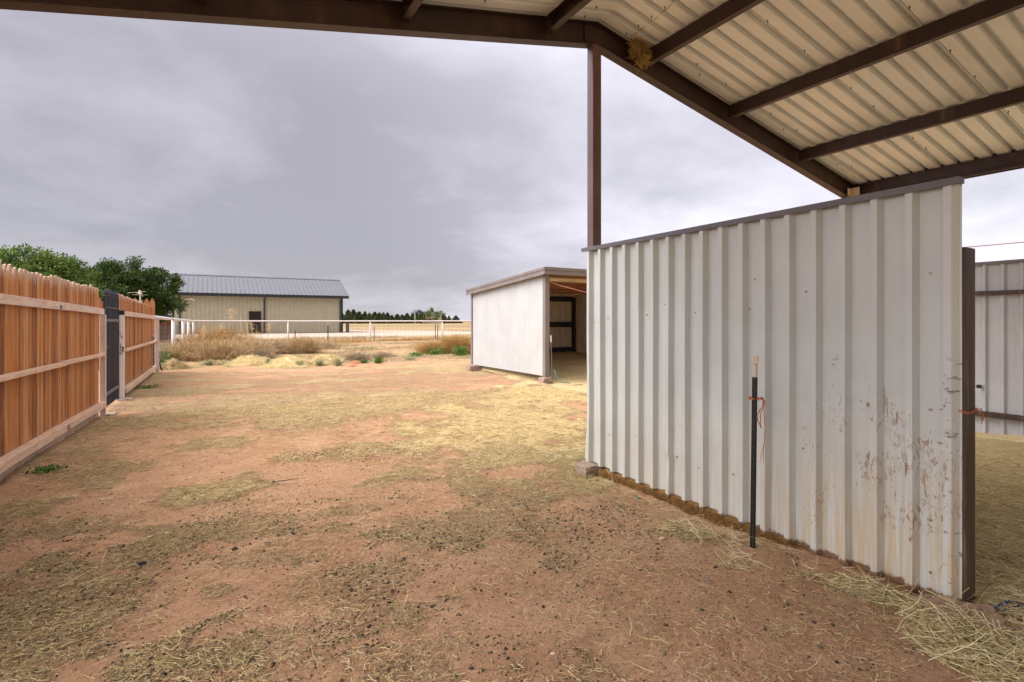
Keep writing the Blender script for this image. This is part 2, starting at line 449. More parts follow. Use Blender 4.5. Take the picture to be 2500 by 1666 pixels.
M_SAGEWEED = tone_mat('sage_weed', [(0, (.22, .22, .11)), (.5, (.34, .34, .19)), (1, (.46, .44, .28))], .7, .2)
M_PALESTRAW = tone_mat('pale_straw', [(0, (.52, .41, .19)), (.5, (.74, .62, .33)), (1, (.86, .77, .50))], .75)
M_LEAFA = tone_mat('bright_leaf', [(0, (.035, .07, .014)), (.5, (.085, .15, .027)), (1, (.18, .24, .05))], .5, .3)
M_LEAFB = tone_mat('dark_leaf', [(0, (.02, .042, .010)), (.5, (.045, .085, .018)), (1, (.10, .15, .03))], .5, .25)
M_CEDARLEAF = tone_mat('cedar_needles', [(0, (.05, .07, .03)), (.5, (.085, .115, .045)), (1, (.14, .17, .065))], .7)
M_BARK = simple('bark', (.13, .10, .075), .9, var=.4, scale=9, bump=.6, stretch=(1, 1, .2))
M_WALL = wall_mat()
M_DIVIDER = metal_mat('grey_divider_panel', (.46, .46, .46), (.54, .54, .535), .45, (.33, .27, .2), (1, 1, .2), 5)
M_ROOFUNDER = metal_mat('roof_sheet', (.70, .735, .75), (.77, .80, .81), .34, (.55, .53, .47), (.3, 1, 1), 1.2, 0, .4)
M_STEEL = metal_mat('brown_painted_steel', (.022, .009, .008), (.034, .014, .012), .5, (.085, .035, .018), (1, 1, .3), 9, 0, .55)
M_POST = metal_mat('oxblood_post_paint', (.10, .055, .055), (.145, .085, .085), .38, (.16, .10, .08), (1, 1, .12), 14, 0, .6)
M_DARKPOST = metal_mat('dark_gate_post', (.035, .018, .013), (.06, .03, .02), .55, (.17, .10, .05), (1, 1, .1), 16, 0, .7)
M_TRIM = metal_mat('charcoal_trim', (.085, .082, .088), (.125, .12, .125), .45, (.2, .16, .12), (1, 1, 1), 9, 0, .3)
M_BROWNTRIM = metal_mat('taupe_trim', (.155, .130, .120), (.195, .168, .155), .45, (.11, .09, .08), (1, 1, .2), 5, 0, .4)
M_SEAM = simple('seam_sealant', (.06, .045, .025), .8)
M_SCREW = simple('screw_head', (.34, .31, .26), .4, .6)
M_RUSTSCREW = simple('rusty_screw', (.06, .035, .02), .6)
M_WIRE = simple('yellow_wire', (.36, .22, .05), .6)
M_SHEDWALL = metal_mat('white_shed_panel', (.40, .415, .415), (.46, .475, .47), .42, (.52, .46, .36), (1, 1, .12), 6, 0, .3)
M_SHEDIN = metal_mat('tan_inside_panel', (.52, .46, .37), (.62, .56, .46), .5, (.30, .22, .14), (1, 1, .1), 7, 0, .6)
M_BLACKGIRT = simple('black_timber', (.018, .016, .015), .7)
M_RUSTROOF = metal_mat('rusty_shed_ceiling', (.20, .085, .04), (.32, .15, .07), .7, (.08, .035, .02), (1, .3, 1), 6)
M_PLANK = simple('raw_timber', (.45, .33, .18), .8, var=.3, scale=7, stretch=(.3, 1, 1))
M_CEDAR = cedar_mat('stained_cedar', [(.26, (.08, .025, .007)), (.42, (.27, .09, .020)), (.57, (.40, .15, .035)), (.78, (.52, .24, .072))], (.50, .40, .31), .75)
M_CEDAR2 = cedar_mat('far_cedar', [(.2, (.15, .05, .015)), (.5, (.30, .11, .03)), (.8, (.42, .18, .055))], (.3, .2, .12), .3)
M_REDFENCE = cedar_mat('red_cedar', [(.2, (.18, .05, .02)), (.5, (.30, .09, .035)), (.8, (.42, .16, .06))], (.3, .2, .12), .2)
M_RAIL = metal_mat('faded_pink_rail', (.50, .37, .30), (.62, .48, .40), .75, (.45, .20, .08), (6, .6, 6), 6, 0, .75)
M_RAILB = metal_mat('faded_orange_rail', (.50, .33, .22), (.62, .45, .33), .75, (.42, .17, .06), (6, .6, 6), 6, 0, .8)
M_PALEPOST = metal_mat('faded_pale_post', (.50, .40, .35), (.60, .50, .44), .75, (.32, .2, .13), (7, 7, .7), 5, 0, .5)
M_IRON = simple('black_iron', (.013, .014, .026), .4, .3, spec=.6)
M_IRONRAIL = simple('grey_iron_rail', (.075, .072, .09), .45, .2)
def peeling():
    m, t, b = new_mat('peeling_white_post'); q = NT(t); v = q.coord((1, 1, .35))
    f = q.rng(q.noise(v, 16, 6, .65, .4), .585, .62)
    q.l(q.mix(f, (.68, .64, .60), (.02, .02, .022)), b.inputs['Base Color']); b.inputs['Roughness'].default_value = .5
    return m
M_PEEL = peeling()
M_WHITE = simple('white_pipe_paint', (.66, .63, .64), .45, var=.1)
M_MESHWIRE = simple('galvanised_wire', (.20, .20, .20), .5, .5)
M_TPOST = metal_mat('dark_green_post', (.010, .012, .011), (.018, .019, .016), .5, (.12, .09, .05), (1, 1, .1), 30, 0, .5)
M_TIP = simple('white_post_tip', (.60, .57, .50), .6, var=.15, scale=20)
M_CAP = simple('cream_cap', (.62, .54, .40), .5, var=.12, scale=12)
M_TWINE = simple('orange_twine', (.48, .13, .04), .7, var=.3, scale=60)
M_BLUEROPE = simple('blue_rope', (.02, .035, .12), .7, var=.5, scale=60)
M_PINKROPE = simple('pink_rope', (.62, .28, .22), .7)
M_TEAL = simple('teal_hose', (.04, .22, .22), .5)
M_CONC = simple('dirty_concrete', (.27, .20, .15), .9, var=.35, scale=14, bump=.7)
M_ROCK = simple('sandstone', (.27, .18, .12), .9, var=.35, scale=18, bump=.9)
M_STONE = simple('field_stone', (.20, .15, .13), .85, var=.35, scale=40, bump=.5)
M_PALESTONE = simple('pale_stone', (.55, .42, .28), .85, var=.2, scale=40, bump=.4)
M_SHOPWALL = metal_mat('sand_shop_siding', (.34, .31, .225), (.385, .35, .255), .5, (.36, .31, .2), (1, 1, .1), 1, 0, .3)
M_SHOPROOF = metal_mat('blue_grey_roof', (.095, .105, .13), (.115, .125, .15), .5, (.12, .125, .15), (.2, 1, 1), 1, 0, .3)
M_BLACK = simple('black_trim_paint', (.016, .017, .021), .4)
M_DOOR = simple('black_door', (.022, .012, .011), .5, spec=.2)
M_GLASS = simple('dark_door_glass', (.012, .014, .02), .15, spec=.4)
M_BEIGEPIPE = simple('beige_pipe', (.55, .48, .36), .5)
M_BRICK = simple('weathered_brick', (.30, .17, .12), .9, var=.4, scale=5, bump=.6, stretch=(1, 1, 4))
M_REDDIRT = simple('red_burrow_dirt', (.33, .13, .055), .95, var=.25, scale=12, bump=.8)
M_MANURE = simple('packed_bedding', (.16, .085, .025), .95, var=.5, scale=22, bump=1.)
M_SHINGLE = simple('slate_shingle', (.03, .04, .065), .7)
M_WHITEVANE = simple('white_vane_paint', (.62, .60, .56), .5, var=.15)
M_TWIG = simple('grey_twig', (.13, .09, .06), .85)
M_DARKROOF = simple('dark_slate_roof', (.06, .065, .09), .6)
M_PALEHOUSE = simple('pale_siding', (.48, .43, .34), .8)
M_CABLE = simple('brown_cable', (.16, .08, .06), .6)
M_GREYBOX = simple('grey_utility_box', (.10, .10, .12), .5)

# ------------------------------------------------------------------ ground fields
PEL = [(-0.67,3.38,.53,.66,-.19,1),(.79,2.83,.4,.33,.27,.85),(1.29,3.53,.46,.32,.35,.7),(.21,3.67,.33,.25,.06,.6),(0,4.87,.42,.46,0,.45),(2.46,2.89,.37,.41,.7,.6),(2.66,2.1,.16,.12,.9,.7),(1.09,1.96,.56,.18,.51,.5),(.46,2.4,.34,.19,.19,.7),(1.37,5.75,.7,.52,.23,.6),(.11,2.6,.19,.16,.04,.4),(2.74,1.44,.26,.12,1.09,.4),(1.69,3.04,.43,.28,.51,.4),(1.72,11.0,3.9,2.8,.15,.95),(4.46,8.86,2.13,1.43,.47,.9),(1.0,8.2,1.9,1.2,.1,.85),(4.4,13.5,3.5,1.6,.3,.7),(8.2,11.8,1.5,1.5,0,.5)]
STR = [(0,4.93,.42,.47,0,1),(1.4,5.84,.71,.54,.23,.8),(.21,6.89,.6,.64,.03,.75),(3.57,6.43,1.4,3.0,.51,.95),(1.46,9.6,3.2,2.5,.15,.8),(2.84,2.45,.41,.26,.86,.8),(2.96,1.4,.36,.17,1.13,.95),(2.86,.93,.40,.34,1.26,1.2),(-.94,6.17,.44,.69,-.15,.7),(-1.2,5.34,.3,.33,-.22,.8),(3.4,12.6,4.6,2.2,.3,.62),(5.86,8.75,1.31,1.93,.59,1),(.79,2.83,.4,.33,.27,.55),(-.67,3.38,.53,.66,-.19,.5),(.39,3.5,.35,.24,.11,.5),(.06,3.1,.09,.09,.02,.6),(.67,2.14,.64,.17,.3,.5),(3.35,4.59,.66,1.3,.63,.85),(3.08,1.1,.12,.09,1.23,1),(2.65,1.97,.15,.11,.93,.5),(-.88,4.71,.27,.15,-.19,.6),(7.5,9.5,2.2,2.6,.4,1.),(-1.2,8.2,.25,1.8,0,.5)]
def patches(lst, x, y, seed):
    wob = fbm(x*2.6, y*2.6, 4, seed) - .5
    tot = np.zeros_like(x)
    for (cx, cy, a, b, ang, wt) in lst:
        dx, dy = x-cx, y-cy
        u = (dx*cos(ang) - dy*sin(ang))/a; v = (dx*sin(ang) + dy*cos(ang))/b
        r = np.sqrt(u*u + v*v) + wob*1.5
        tot = np.maximum(tot, wt*sstep(1.25, .55, r))
    return tot
def litter(x, y):
    # trodden mix of droppings and chopped fodder where the animals stand, under the roof
    env = sstep(4.9, 3.7, y + .25*(x-1)) * np.where(x < .2, 1., .8) * (1 - .75*sstep(1.3, 2.0, x - (y-2)*.55))
    n = fbm(x*1.5, y*2.0, 5, 91)*.62 + fbm(x*5, y*6, 3, 95)*.38
    return env*sstep(.455, .60, n + .05*sstep(.3, -.8, x))
def straw_f(x, y):
    s = patches(STR, x, y, 3)
    hay = sstep(3.12, 3.5, x) * sstep(8.5, 6.0, y)          # bedded pen behind the partition wall
    hay = np.where(y > 4.1, hay*sstep(4.6, 4.1, y), hay)
    base = .09 + .22*sstep(.46, .66, fbm(x*1.3, y*1.3, 4, 8))
    base = np.maximum(base, sstep(5.6, 8.0, y + (x-1)*-.25)*(.20 + .62*sstep(.36, .60, fbm(x*.8, y*1.1, 5, 14))))
    base = np.maximum(base, .75*litter(x, y))
    return np.clip(np.maximum(np.maximum(s, hay*1.15), base), 0, 1.2)
def pel_f(x, y):
    p = patches(PEL, x, y, 21)
    base = .05 + .16*sstep(.48, .68, fbm(x*1.8, y*1.8, 4, 31))*sstep(5.2, 3.5, y)
    p = np.maximum(p*.85, litter(x, y)*.8)
    return np.clip(np.maximum(p, base)*sstep(3.3, 3.0, x - (y > 4.2)*20), 0, 1)
def gz(x, y):
    x = np.asarray(x, float); y = np.asarray(y, float)
    near = sstep(40, 14, np.hypot(x, y))
    z = near*((fbm(x*.7, y*.7, 3, 40)-.5)*.07 + (fbm(x*3.1, y*3.1, 3, 44)-.5)*.028 + (fbm(x*9, y*9, 2, 48)-.5)*.012)
    z = z - near*.014*sstep(.70, .86, vnoise(x*8.3+3, y*8.3, 53))
    trough = np.exp(-((x-3.05)/.28)**2) * sstep(1.9, 2.5, y)*sstep(4.3, 3.75, y)
    z = z - .055*trough
    z = z + .012*np.clip(straw_f(x, y), 0, 1)*near
    z = z - .03*np.exp(-((x-3.12)/.22)**2 - ((y-1.35)/.5)**2)
    return z

def build_ground():
    xs = np.concatenate([-np.geomspace(3000, 12, 26), np.arange(-11, -2.2, .35), np.arange(-2.2, 4.2, .03), np.arange(4.2, 10, .07), np.arange(10, 26, .5), np.geomspace(27, 3000, 30)])
    ys = np.concatenate([-np.geomspace(800, 6, 16), np.arange(-5, .5, .25), np.arange(.5, 6.5, .03), np.arange(6.5, 14, .06), np.arange(14, 24, .15), np.arange(24, 50, .5), np.geomspace(51, 4500, 70)])
    X, Y = np.meshgrid(xs, ys)
    Z = gz(X, Y)
    ny, nx = X.shape
    idx = np.arange(nx*ny).reshape(ny, nx)
    F = np.stack([idx[:-1, :-1], idx[:-1, 1:], idx[1:, 1:], idx[1:, :-1]], -1).reshape(-1, 4)
    wob = (fbm(X*.35, Y*.35, 4, 60)-.5)
    weed = sstep(16.3, 18.2, Y + wob*3.5) * sstep(-60, -3, X)
    weed = np.maximum(weed, sstep(-1.55, -1.75, X))
    weed = np.maximum(weed, sstep(11, 13, X)*sstep(10, 13, Y))
    field = sstep(39, 43, Y + wob*4)
    P = np.stack([X, Y, Z], -1).reshape(-1, 3)
    yard = (1-weed)
    me = mesh_np('ground', P, F, {'straw': (straw_f(X, Y)*yard).ravel(), 'pellet': (pel_f(X, Y)*yard).ravel(),
        'weed': weed.ravel(), 'field': field.ravel(), 'far': sstep(4.6, 6.5, Y).ravel()}, smooth=True)
    o = link('ground', me, M_GROUND); tag(o, 'red brown dirt yard with trampled straw running out to the dry field', 'ground', kind='structure')
build_ground()

# gravel pad around the shop
def gravel():
    pts = [(-60, 45.8), (-10, 45.6), (3, 45.4), (12, 46.5), (20, 47.5), (26, 50.5), (31, 55), (30, 60), (27, 67), (24, 74), (18, 79), (-60, 82)]
    m = MB(); n = len(pts)
    m.add([(x, y, .006) for x, y in pts], [tuple(range(n))])
    o = m.build('gravel_road', M_GRAVEL); tag(o, 'pale gravel driveway running past the sand coloured shop', 'gravel', kind='structure')
gravel()

# ------------------------------------------------------------------ loose straw and droppings (uncountable)
def scatter(n, x0, x1, y0, y1, f, seed):
    rg = np.random.default_rng(seed)
    x = rg.uniform(x0, x1, n); y = rg.uniform(y0, y1, n)
    keep = rg.random(n) < f(x, y)
    return x[keep], y[keep], rg
def in_wall(x, y):
    return (np.abs(x-3.2) < .09) & (y > 1.0) & (y < 4.15)
def lay_straw(name, label, mat, x, y, rg, lmin, lmax, wid, lift, tilt, K=3):
    ok = ~in_wall(x, y); x, y = x[ok], y[ok]; n = len(x)
    yaw = rg.uniform(0, 2*pi, n)
    d = np.stack([np.cos(yaw), np.sin(yaw), rg.normal(0, tilt, n)], 1)
    ln = lmin + (lmax-lmin)*rg.random(n)**2.2
    base = np.stack([x, y, gz(x, y) + wid + lift*rg.random(n)**2], 1) - d*ln[:, None]*.5*np.array([[1, 1, 0]])
    base[:, 2] += np.maximum(0, -d[:, 2])*ln*.8
    V, F, T = strands(base, d, ln, wid*rg.uniform(.6, 1.2, n), wid*.5, 0, K, 3, .35, rg)
    V[:, 2] = np.maximum(V[:, 2], gz(V[:, 0], V[:, 1]) - .004)
    o = link(name, mesh_np(name, V, F, {'tone': T}), mat); tag(o, label, 'straw', kind='stuff')
    return o
x, y, rg = scatter(230000, -2.0, 3.12, 1.0, 5.2, lambda x, y: np.clip(straw_f(x, y), 0, 1)**1.3*.8, 101)
lay_straw('loose_straw', 'chopped straw scattered over the near red dirt', M_OLDSTRAW, x, y, rg, .010, .06, .0014, .010, .10)
x, y, rg = scatter(16000, -2.0, 3.12, 1.0, 6.5, lambda x, y: np.clip(.02+(straw_f(x, y)-.15)*.75, 0, 1)*.5, 102)
lay_straw('loose_straw', 'long pale straw stems strewn across the near dirt', M_STRAW, x, y, rg, .05, .19, .0017, .03, .16, 4)
x, y, rg = scatter(100000, -1.4, 6.4, 4.3, 12.5, lambda x, y: np.clip(straw_f(x, y), 0, 1)**1.2*.6*(y < 9.7)*((y > 5.2) | (x > 3.12)), 103)
lay_straw('loose_straw', 'yellow straw spread over the middle of the yard', M_STRAW, x, y, rg, .03, .13, .0024, .012, .08)
x, y, rg = scatter(60000, 2.0, 3.2, .45, 2.6, lambda x, y: np.clip(patches(STR, x, y, 3)-.25, 0, 1)*.45*(.35+.65*sstep(.35, .6, fbm(x*7, y*7, 3, 12))), 104)
lay_straw('loose_straw', 'fresh pale hay lying along the foot of the partition wall', M_HAY, x, y, rg, .04, .24, .0020, .05, .26, 4)
x, y, rg = scatter(110000, 3.05, 8.1, .35, 4.6, lambda x, y: np.clip(straw_f(x, y), 0, 1)*sstep(8.2, 3, x)*.9, 105)
lay_straw('hay_bedding', 'thick green gold hay bedding behind the partition wall', M_HAY, x, y, rg, .04, .2, .0017, .04, .2, 3)

ICO_V, ICO_F = [], []
def _ico():
    t = (1+5**.5)/2
    v = np.array([(-1,t,0),(1,t,0),(-1,-t,0),(1,-t,0),(0,-1,t),(0,1,t),(0,-1,-t),(0,1,-t),(t,0,-1),(t,0,1),(-t,0,-1),(-t,0,1)], float)
    f = np.array([(0,11,5),(0,5,1),(0,1,7),(0,7,10),(0,10,11),(1,5,9),(5,11,4),(11,10,2),(10,7,6),(7,1,8),(3,9,4),(3,4,2),(3,2,6),(3,6,8),(3,8,9),(4,9,5),(2,4,11),(6,2,10),(8,6,7),(9,8,1)])
    return v/np.linalg.norm(v[0]), f
ICO_V, ICO_F = _ico()
def lay_pellets(name, label, x, y, rg, r0, r1, mat=None):
    ok = ~in_wall(x, y); x, y = x[ok], y[ok]; n = len(x)
    r = r0 + (r1-r0)*rg.random(n)**3
    sc = np.stack([r*rg.uniform(.9, 1.5, n), r*rg.uniform(.8, 1.05, n), r*rg.uniform(.65, .95, n)], 1)
    yaw = rg.uniform(0, 2*pi, n)
    P = ICO_V[None]*sc[:, None]*rg.uniform(.85, 1.15, (n, 12, 1))
    c, s = np.cos(yaw)[:, None], np.sin(yaw)[:, None]
    Q = np.stack([P[..., 0]*c - P[..., 1]*s + x[:, None], P[..., 0]*s + P[..., 1]*c + y[:, None], P[..., 2] + (gz(x, y) + sc[:, 2]*.30*rg.uniform(-.3, 1.6, n))[:, None]], -1)
    F = (ICO_F[None] + (np.arange(n)*12)[:, None, None]).reshape(-1, 3)
    o = link(name, mesh_np(name, Q.reshape(-1, 3), F, {'tone': np.repeat(rg.random(n), 12)}, smooth=True), mat or M_PELLET)
    tag(o, label, 'droppings', kind='stuff')
def pf(x, y):
    c = .25 + .75*sstep(.42, .62, fbm(x*6, y*6, 3, 77))
    return np.clip(pel_f(x, y)**1.25*c, 0, 1)
x, y, rg = scatter(90000, -2.0, 3.12, 1.0, 6.4, lambda x, y: np.clip(pf(x, y)*1.05, 0, 1), 201)
lay_pellets('animal_droppings', 'dark round droppings scattered over the near dirt', x, y, rg, .0028, .0098)
x, y, rg = scatter(130000, -2.0, 3.12, 1.0, 5.5, lambda x, y: np.clip(.12+pf(x, y), 0, 1)*.75, 202)
lay_pellets('dirt_crumbs', 'small crumbs of dark dirt among the droppings', x, y, rg, .0018, .005)

# ------------------------------------------------------------------ corrugated sheet helpers
def rib_profile(y0, y1, pitch, start, base_w, top_w, near_w, h):
    """list of (y, offset); ribs begin at `start` going up, each: slope base, top, slope, flat"""
    pts = [(y0, 0.)]
    k0 = math.ceil((y0-start)/pitch - 1e-6)
    k = k0
    while True:
        a = start + k*pitch
        if a + near_w + top_w + base_w > y1 - .002: break
        pts += [(a, 0.), (a+near_w, h), (a+near_w+top_w, h), (a+near_w+top_w+base_w, 0.)]
        k += 1
    pts.append((y1, 0.))
    return pts

def ribbed(pts, fn, z_rows, thick=.0012):
    """fn(y, off, k, row)->xyz ; grid rows"""
    m = MB(); nr = len(z_rows)
    for (yy, off) in pts:
        for r in z_rows: m.v.append(fn(yy, off, r))
    for i in range(len(pts)-1):
        for j in range(nr-1):
            m.f.append((i*nr+j, (i+1)*nr+j, (i+1)*nr+j+1, i*nr+j+1))
    return m

# ------------------------------------------------------------------ carport
RX, RZ, SL = 3.31, 4.345, .2080      # ridge x, underside height of the sheet at the ridge, slope
def roof_z(x): return RZ - SL*abs(x-RX)
YR = 4.05                            # middle of the front rafter frame
YBACK = -3.2
cp = empty('carport', (RX, YR, 0), label='open metal carport with brown steel frame and ribbed roof overhead', cat='carport')
IC = (-RX, -YR, 0)
def cpart(m, name, mat, parent=None, **kw):
    o = m.build(name, mat, parent or cp, **kw); 
    if parent is None: o.location = IC
    return o
# ridge post
m = MB().box(3.252, 3.358, 4.003, 4.093, -.1, 4.116); cpart(m, 'ridge_post', M_POST, bevel=.006)
# eave posts
for xx in (7.93, -1.36):
    m = MB().box(xx-.05, xx+.05, 4.0, 4.1, -.1, roof_z(xx)-.233); cpart(m, 'corner_post', M_POST, bevel=.006)
m = MB().box(7.84, 8.0, 4.005, 4.012, 3.10, 3.29).box(7.93, 7.94, 3.90, 4.0, 3.12, 3.30).box(8.06, 8.07, 3.9, 4.0, 3.12, 3.3)
cpart(m, 'gusset_plate', MATS['cream_cap'])
# rafters: I-beams following the slope
def rafter(x0, x1, yc):
    m = MB()
    for (dz0, dz1, hw) in ((-.012, 0, .05), (-.213, -.012, .006), (-.225, -.213, .05)):
        m.hexa([(x0, yc-hw, roof_z(x0)+dz0-.006), (x1, yc-hw, roof_z(x1)+dz0-.006), (x1, yc+hw, roof_z(x1)+dz0-.006), (x0, yc+hw, roof_z(x0)+dz0-.006)],
               [(x0, yc-hw, roof_z(x0)+dz1-.006), (x1, yc-hw, roof_z(x1)+dz1-.006), (x1, yc+hw, roof_z(x1)+dz1-.006), (x0, yc+hw, roof_z(x0)+dz1-.006)])
    return m
for yc in (YR, YBACK):
    cpart(rafter(RX+.003, 8.06, yc), 'rafter', M_STEEL); cpart(rafter(-1.42, RX-.003, yc), 'rafter', M_STEEL)
m = MB().hexa([(3.17, 4.030, 4.128), (3.45, 4.030, 4.128), (3.45, 4.034, 4.128), (3.17, 4.034, 4.128)], [(3.17, 4.030, 4.29), (3.45, 4.030, 4.29), (3.45, 4.034, 4.29), (3.17, 4.034, 4.29)])
cpart(m, 'ridge_plate', M_STEEL)
# purlins: C sections between the frames
def purlin(xb, s):
    """xb: lower corner nearest the ridge side; s=+1 right slope, -1 left slope"""
    m = MB(); zt = roof_z(xb) - .008; h = .155; wd = .062; t = .004
    y0, y1 = YBACK+.05, YR-.045
    def q(xa, xb_, za, zb):
        m.box(min(xa, xb_), max(xa, xb_), y0, y1, za, zb)
    if s > 0:   # open side towards the eave, web on the ridge side
        q(xb, xb+t, zt-h, zt-.0135); q(xb+t, xb+wd, zt-h, zt-h+t); q(xb+wd-t, xb+wd, zt-h+t, zt-h+.02); q(xb+t, xb+wd, zt-.0175, zt-.0135)
    else:
        q(xb-t, xb, zt-h, zt-.0135); q(xb-wd, xb-t, zt-h, zt-h+t); q(xb-wd, xb-wd+t, zt-h+t, zt-h+.02); q(xb-wd, xb-t, zt-.0175, zt-.0135)
    return m
for xb, s in ((3.92, 1), (5.256, 1), (6.655, 1), (2.765, -1), (1.395, -1), (.01, -1)):
    o = cpart(purlin(xb, s), 'purlin', M_STEEL)
m = MB()
zt = roof_z(8.0) - .02
m.box(8.0, 8.005, YBACK-.05, YR-.05, zt-.178, zt).box(8.005, 8.06, YBACK-.05, YR-.05, zt-.178, zt-.174).box(7.985, 8.0, YBACK-.05, YR-.05, zt-.14, zt-.134).box(8.07, 8.074, YBACK-.05, YR+.1, zt-.19, zt+.02).box(8.05, 8.07, YBACK-.05, YR+.1, zt-.19, zt-.186).box(8.075, 8.08, YBACK-.05, YR+.1, zt, roof_z(8.08)+.052)
cpart(m, 'eave_beam', M_STEEL)
zt = roof_z(-1.4) - .02
m = MB().box(-1.405, -1.4, YBACK-.05, YR-.05, zt-.165, zt).box(-1.46, -1.405, YBACK-.05, YR-.05, zt-.165, zt-.161)
cpart(m, 'eave_beam', M_STEEL)
# splice marks on two purlins
for xb, yy in ((5.256, 2.28), (6.655, 2.42)):
    zb = roof_z(xb) - .155
    m = MB().box(xb-.003, xb-.0005, yy-.07, yy+.07, zb+.01, zb+.125)
    cpart(m, 'splice_plate', M_DARKPOST)
# roof sheets
PITCH = .1695; RS = 1.966 - .035
def roof_sheet(x0, x1):
    pts = rib_profile(YBACK-.2, YR+.10, PITCH, RS - 60*PITCH, .008, .048, .008, .058)
    m = MB()
    nx = [x0 + (x1-x0)*i/4 for i in range(5)]
    for (yy, off) in pts:
        for xx in nx: m.v.append((xx, yy, roof_z(xx) + off + .0005*sin(xx*5+yy*9)))
    for i in range(len(pts)-1):
        for j in range(4): m.f.append((i*5+j, i*5+j+1, (i+1)*5+j+1, (i+1)*5+j))
    return m
cpart(roof_sheet(RX+.0, 8.13), 'roof_panel', M_ROOFUNDER); cpart(roof_sheet(-1.5, RX-.0), 'roof_panel', M_ROOFUNDER)
# ridge cap over the ribs
m = MB().hexa([(RX-.35, YBACK-.2, roof_z(RX-.35)+.064), (RX, YBACK-.2, RZ+.064), (RX, YR+.1, RZ+.064), (RX-.35, YR+.1, roof_z(RX-.35)+.064)],
              [(RX-.35, YBACK-.2, roof_z(RX-.35)+.066), (RX, YBACK-.2, RZ+.066), (RX, YR+.1, RZ+.066), (RX-.35, YR+.1, roof_z(RX-.35)+.066)])
m.hexa([(RX, YBACK-.2, RZ+.0645), (RX+.35, YBACK-.2, roof_z(RX+.35)+.0645), (RX+.35, YR+.1, roof_z(RX+.35)+.0645), (RX, YR+.1, RZ+.0645)],
       [(RX, YBACK-.2, RZ+.0665), (RX+.35, YBACK-.2, roof_z(RX+.35)+.0665), (RX+.35, YR+.1, roof_z(RX+.35)+.0665), (RX, YR+.1, RZ+.0665)])
cpart(m, 'ridge_cap', M_ROOFUNDER)
# lap seams
for k in range(-3, 5):
    yy = RS + PITCH*(1 + 5*k) - .014
    if YBACK < yy < YR-.06:
        m = MB().hexa([(RX+.02, yy, roof_z(RX+.02)-.002), (8.1, yy, roof_z(8.1)-.002), (8.1, yy+.0035, roof_z(8.1)-.002), (RX+.02, yy+.0035, roof_z(RX+.02)-.002)],
                      [(RX+.02, yy, roof_z(RX+.02)-.0004), (8.1, yy, roof_z(8.1)-.0004), (8.1, yy+.0035, roof_z(8.1)-.0004), (RX+.02, yy+.0035, roof_z(RX+.02)-.0004)])
        cpart(m, 'lap_seam', M_SEAM)
# screw tips poking through
def screw_tip():
    m = MB(); m.tube([(0, 0, .002), (0, 0, -.012)], .006, 6).tube([(0, 0, -.012), (.001, 0, -.034)], [.0028, .0015], 5); return m
st0 = None
rr = random.Random(5)
spots = []
for k in range(-2, 14):
    yy = RS + PITCH*k - .05
    if -.2 < yy < YR-.03:
        if k >= 2: spots.append((3.62, yy+.02)); 
        if k >= 9: spots.append((3.10, yy+.02))
for k in (1, 6, 11):
    yy = RS + PITCH*k - .03
    for xx in (4.45, 4.95, 5.7, 6.2, 7.05, 7.5): spots.append((xx + rr.uniform(-.08, .08), yy))
for xx in (4.6, 6.1, 7.3, 2.0): spots.append((xx, 3.86))
for xx, yy in spots:
    if st0 is None:
        st0 = cpart(screw_tip(), 'roof_screw', M_RUSTSCREW); o = st0
    else:
        o = st0.copy(); COL.objects.link(o)
    o.location = (xx-RX, yy-YR, roof_z(xx)-.001)

# yellow wire stapled under the roof near the ridge
pts = []
for i in range(60):
    yy = 3.95 - i*.09
    kk = ((yy - RS) / PITCH) % 1.0
    up = .03 if .08 < kk < .34 else 0
    pts.append((3.62 + .025*sin(i*.5) + .06*math.exp(-i*.2), yy, roof_z(3.62) - .012 + up*.6 - .008*abs(sin(i*.9))))
o = MB().tube(pts, .0028, 5).build('wire', M_WIRE, smooth=True); tag(o, 'thin yellow wire running along the carport ceiling near the ridge', 'wire')

# bird nest on the rafter
def nest():
    rg = np.random.default_rng(9); n = 900
    ph = rg.uniform(0, 2*pi, n); th = rg.uniform(-.7, .7, n)
    c = np.array([3.80, 3.93, 4.135])
    d = np.stack([rg.normal(0, 1, n), rg.normal(0, .6, n), rg.normal(0, .55, n)], 1)
    p = np.stack([np.cos(ph)*.105*rg.random(n)**.5, np.sin(ph)*.07*rg.random(n)**.5, rg.normal(-.01, .042, n) - .035*np.cos(ph)], 1) + c
    p[:, 2] += .01
    ln = .04 + .14*rg.random(n)**2; dd = d/np.linalg.norm(d, axis=1, keepdims=True)
    V, F, T = strands(p - dd*ln[:, None]*.5, d, ln, .0024, .0014, .1, 4, 3, .5, rg)
    V2, F2, T2 = strands(np.array([[3.80, 3.90, 4.07], [3.70, 3.93, 4.08]]), np.array([[-.35, 0, -1.], [-.2, -.2, .6]]), np.array([.2, .14]), .0014, .001, 0, 4, 3, .05, rg)
    V = np.concatenate([V, V2]); F = np.concatenate([F, F2+len(V)-len(V2)]); T = np.concatenate([T, T2])
    me = mesh_np('bird_nest', V, F, {'tone': T})
    m, t, b = new_mat('nest_straw'); q = NT(t)
    q.l(q.ramp(q.attr('tone'), [(0, (.10, .055, .015)), (.45, (.40, .25, .07)), (1, (.72, .53, .22))]), b.inputs['Base Color']); b.inputs['Roughness'].default_value = .8
    o = link('bird_nest', me, m); tag(o, 'ragged straw bird nest wedged where purlin meets rafter', 'bird nest')
nest()

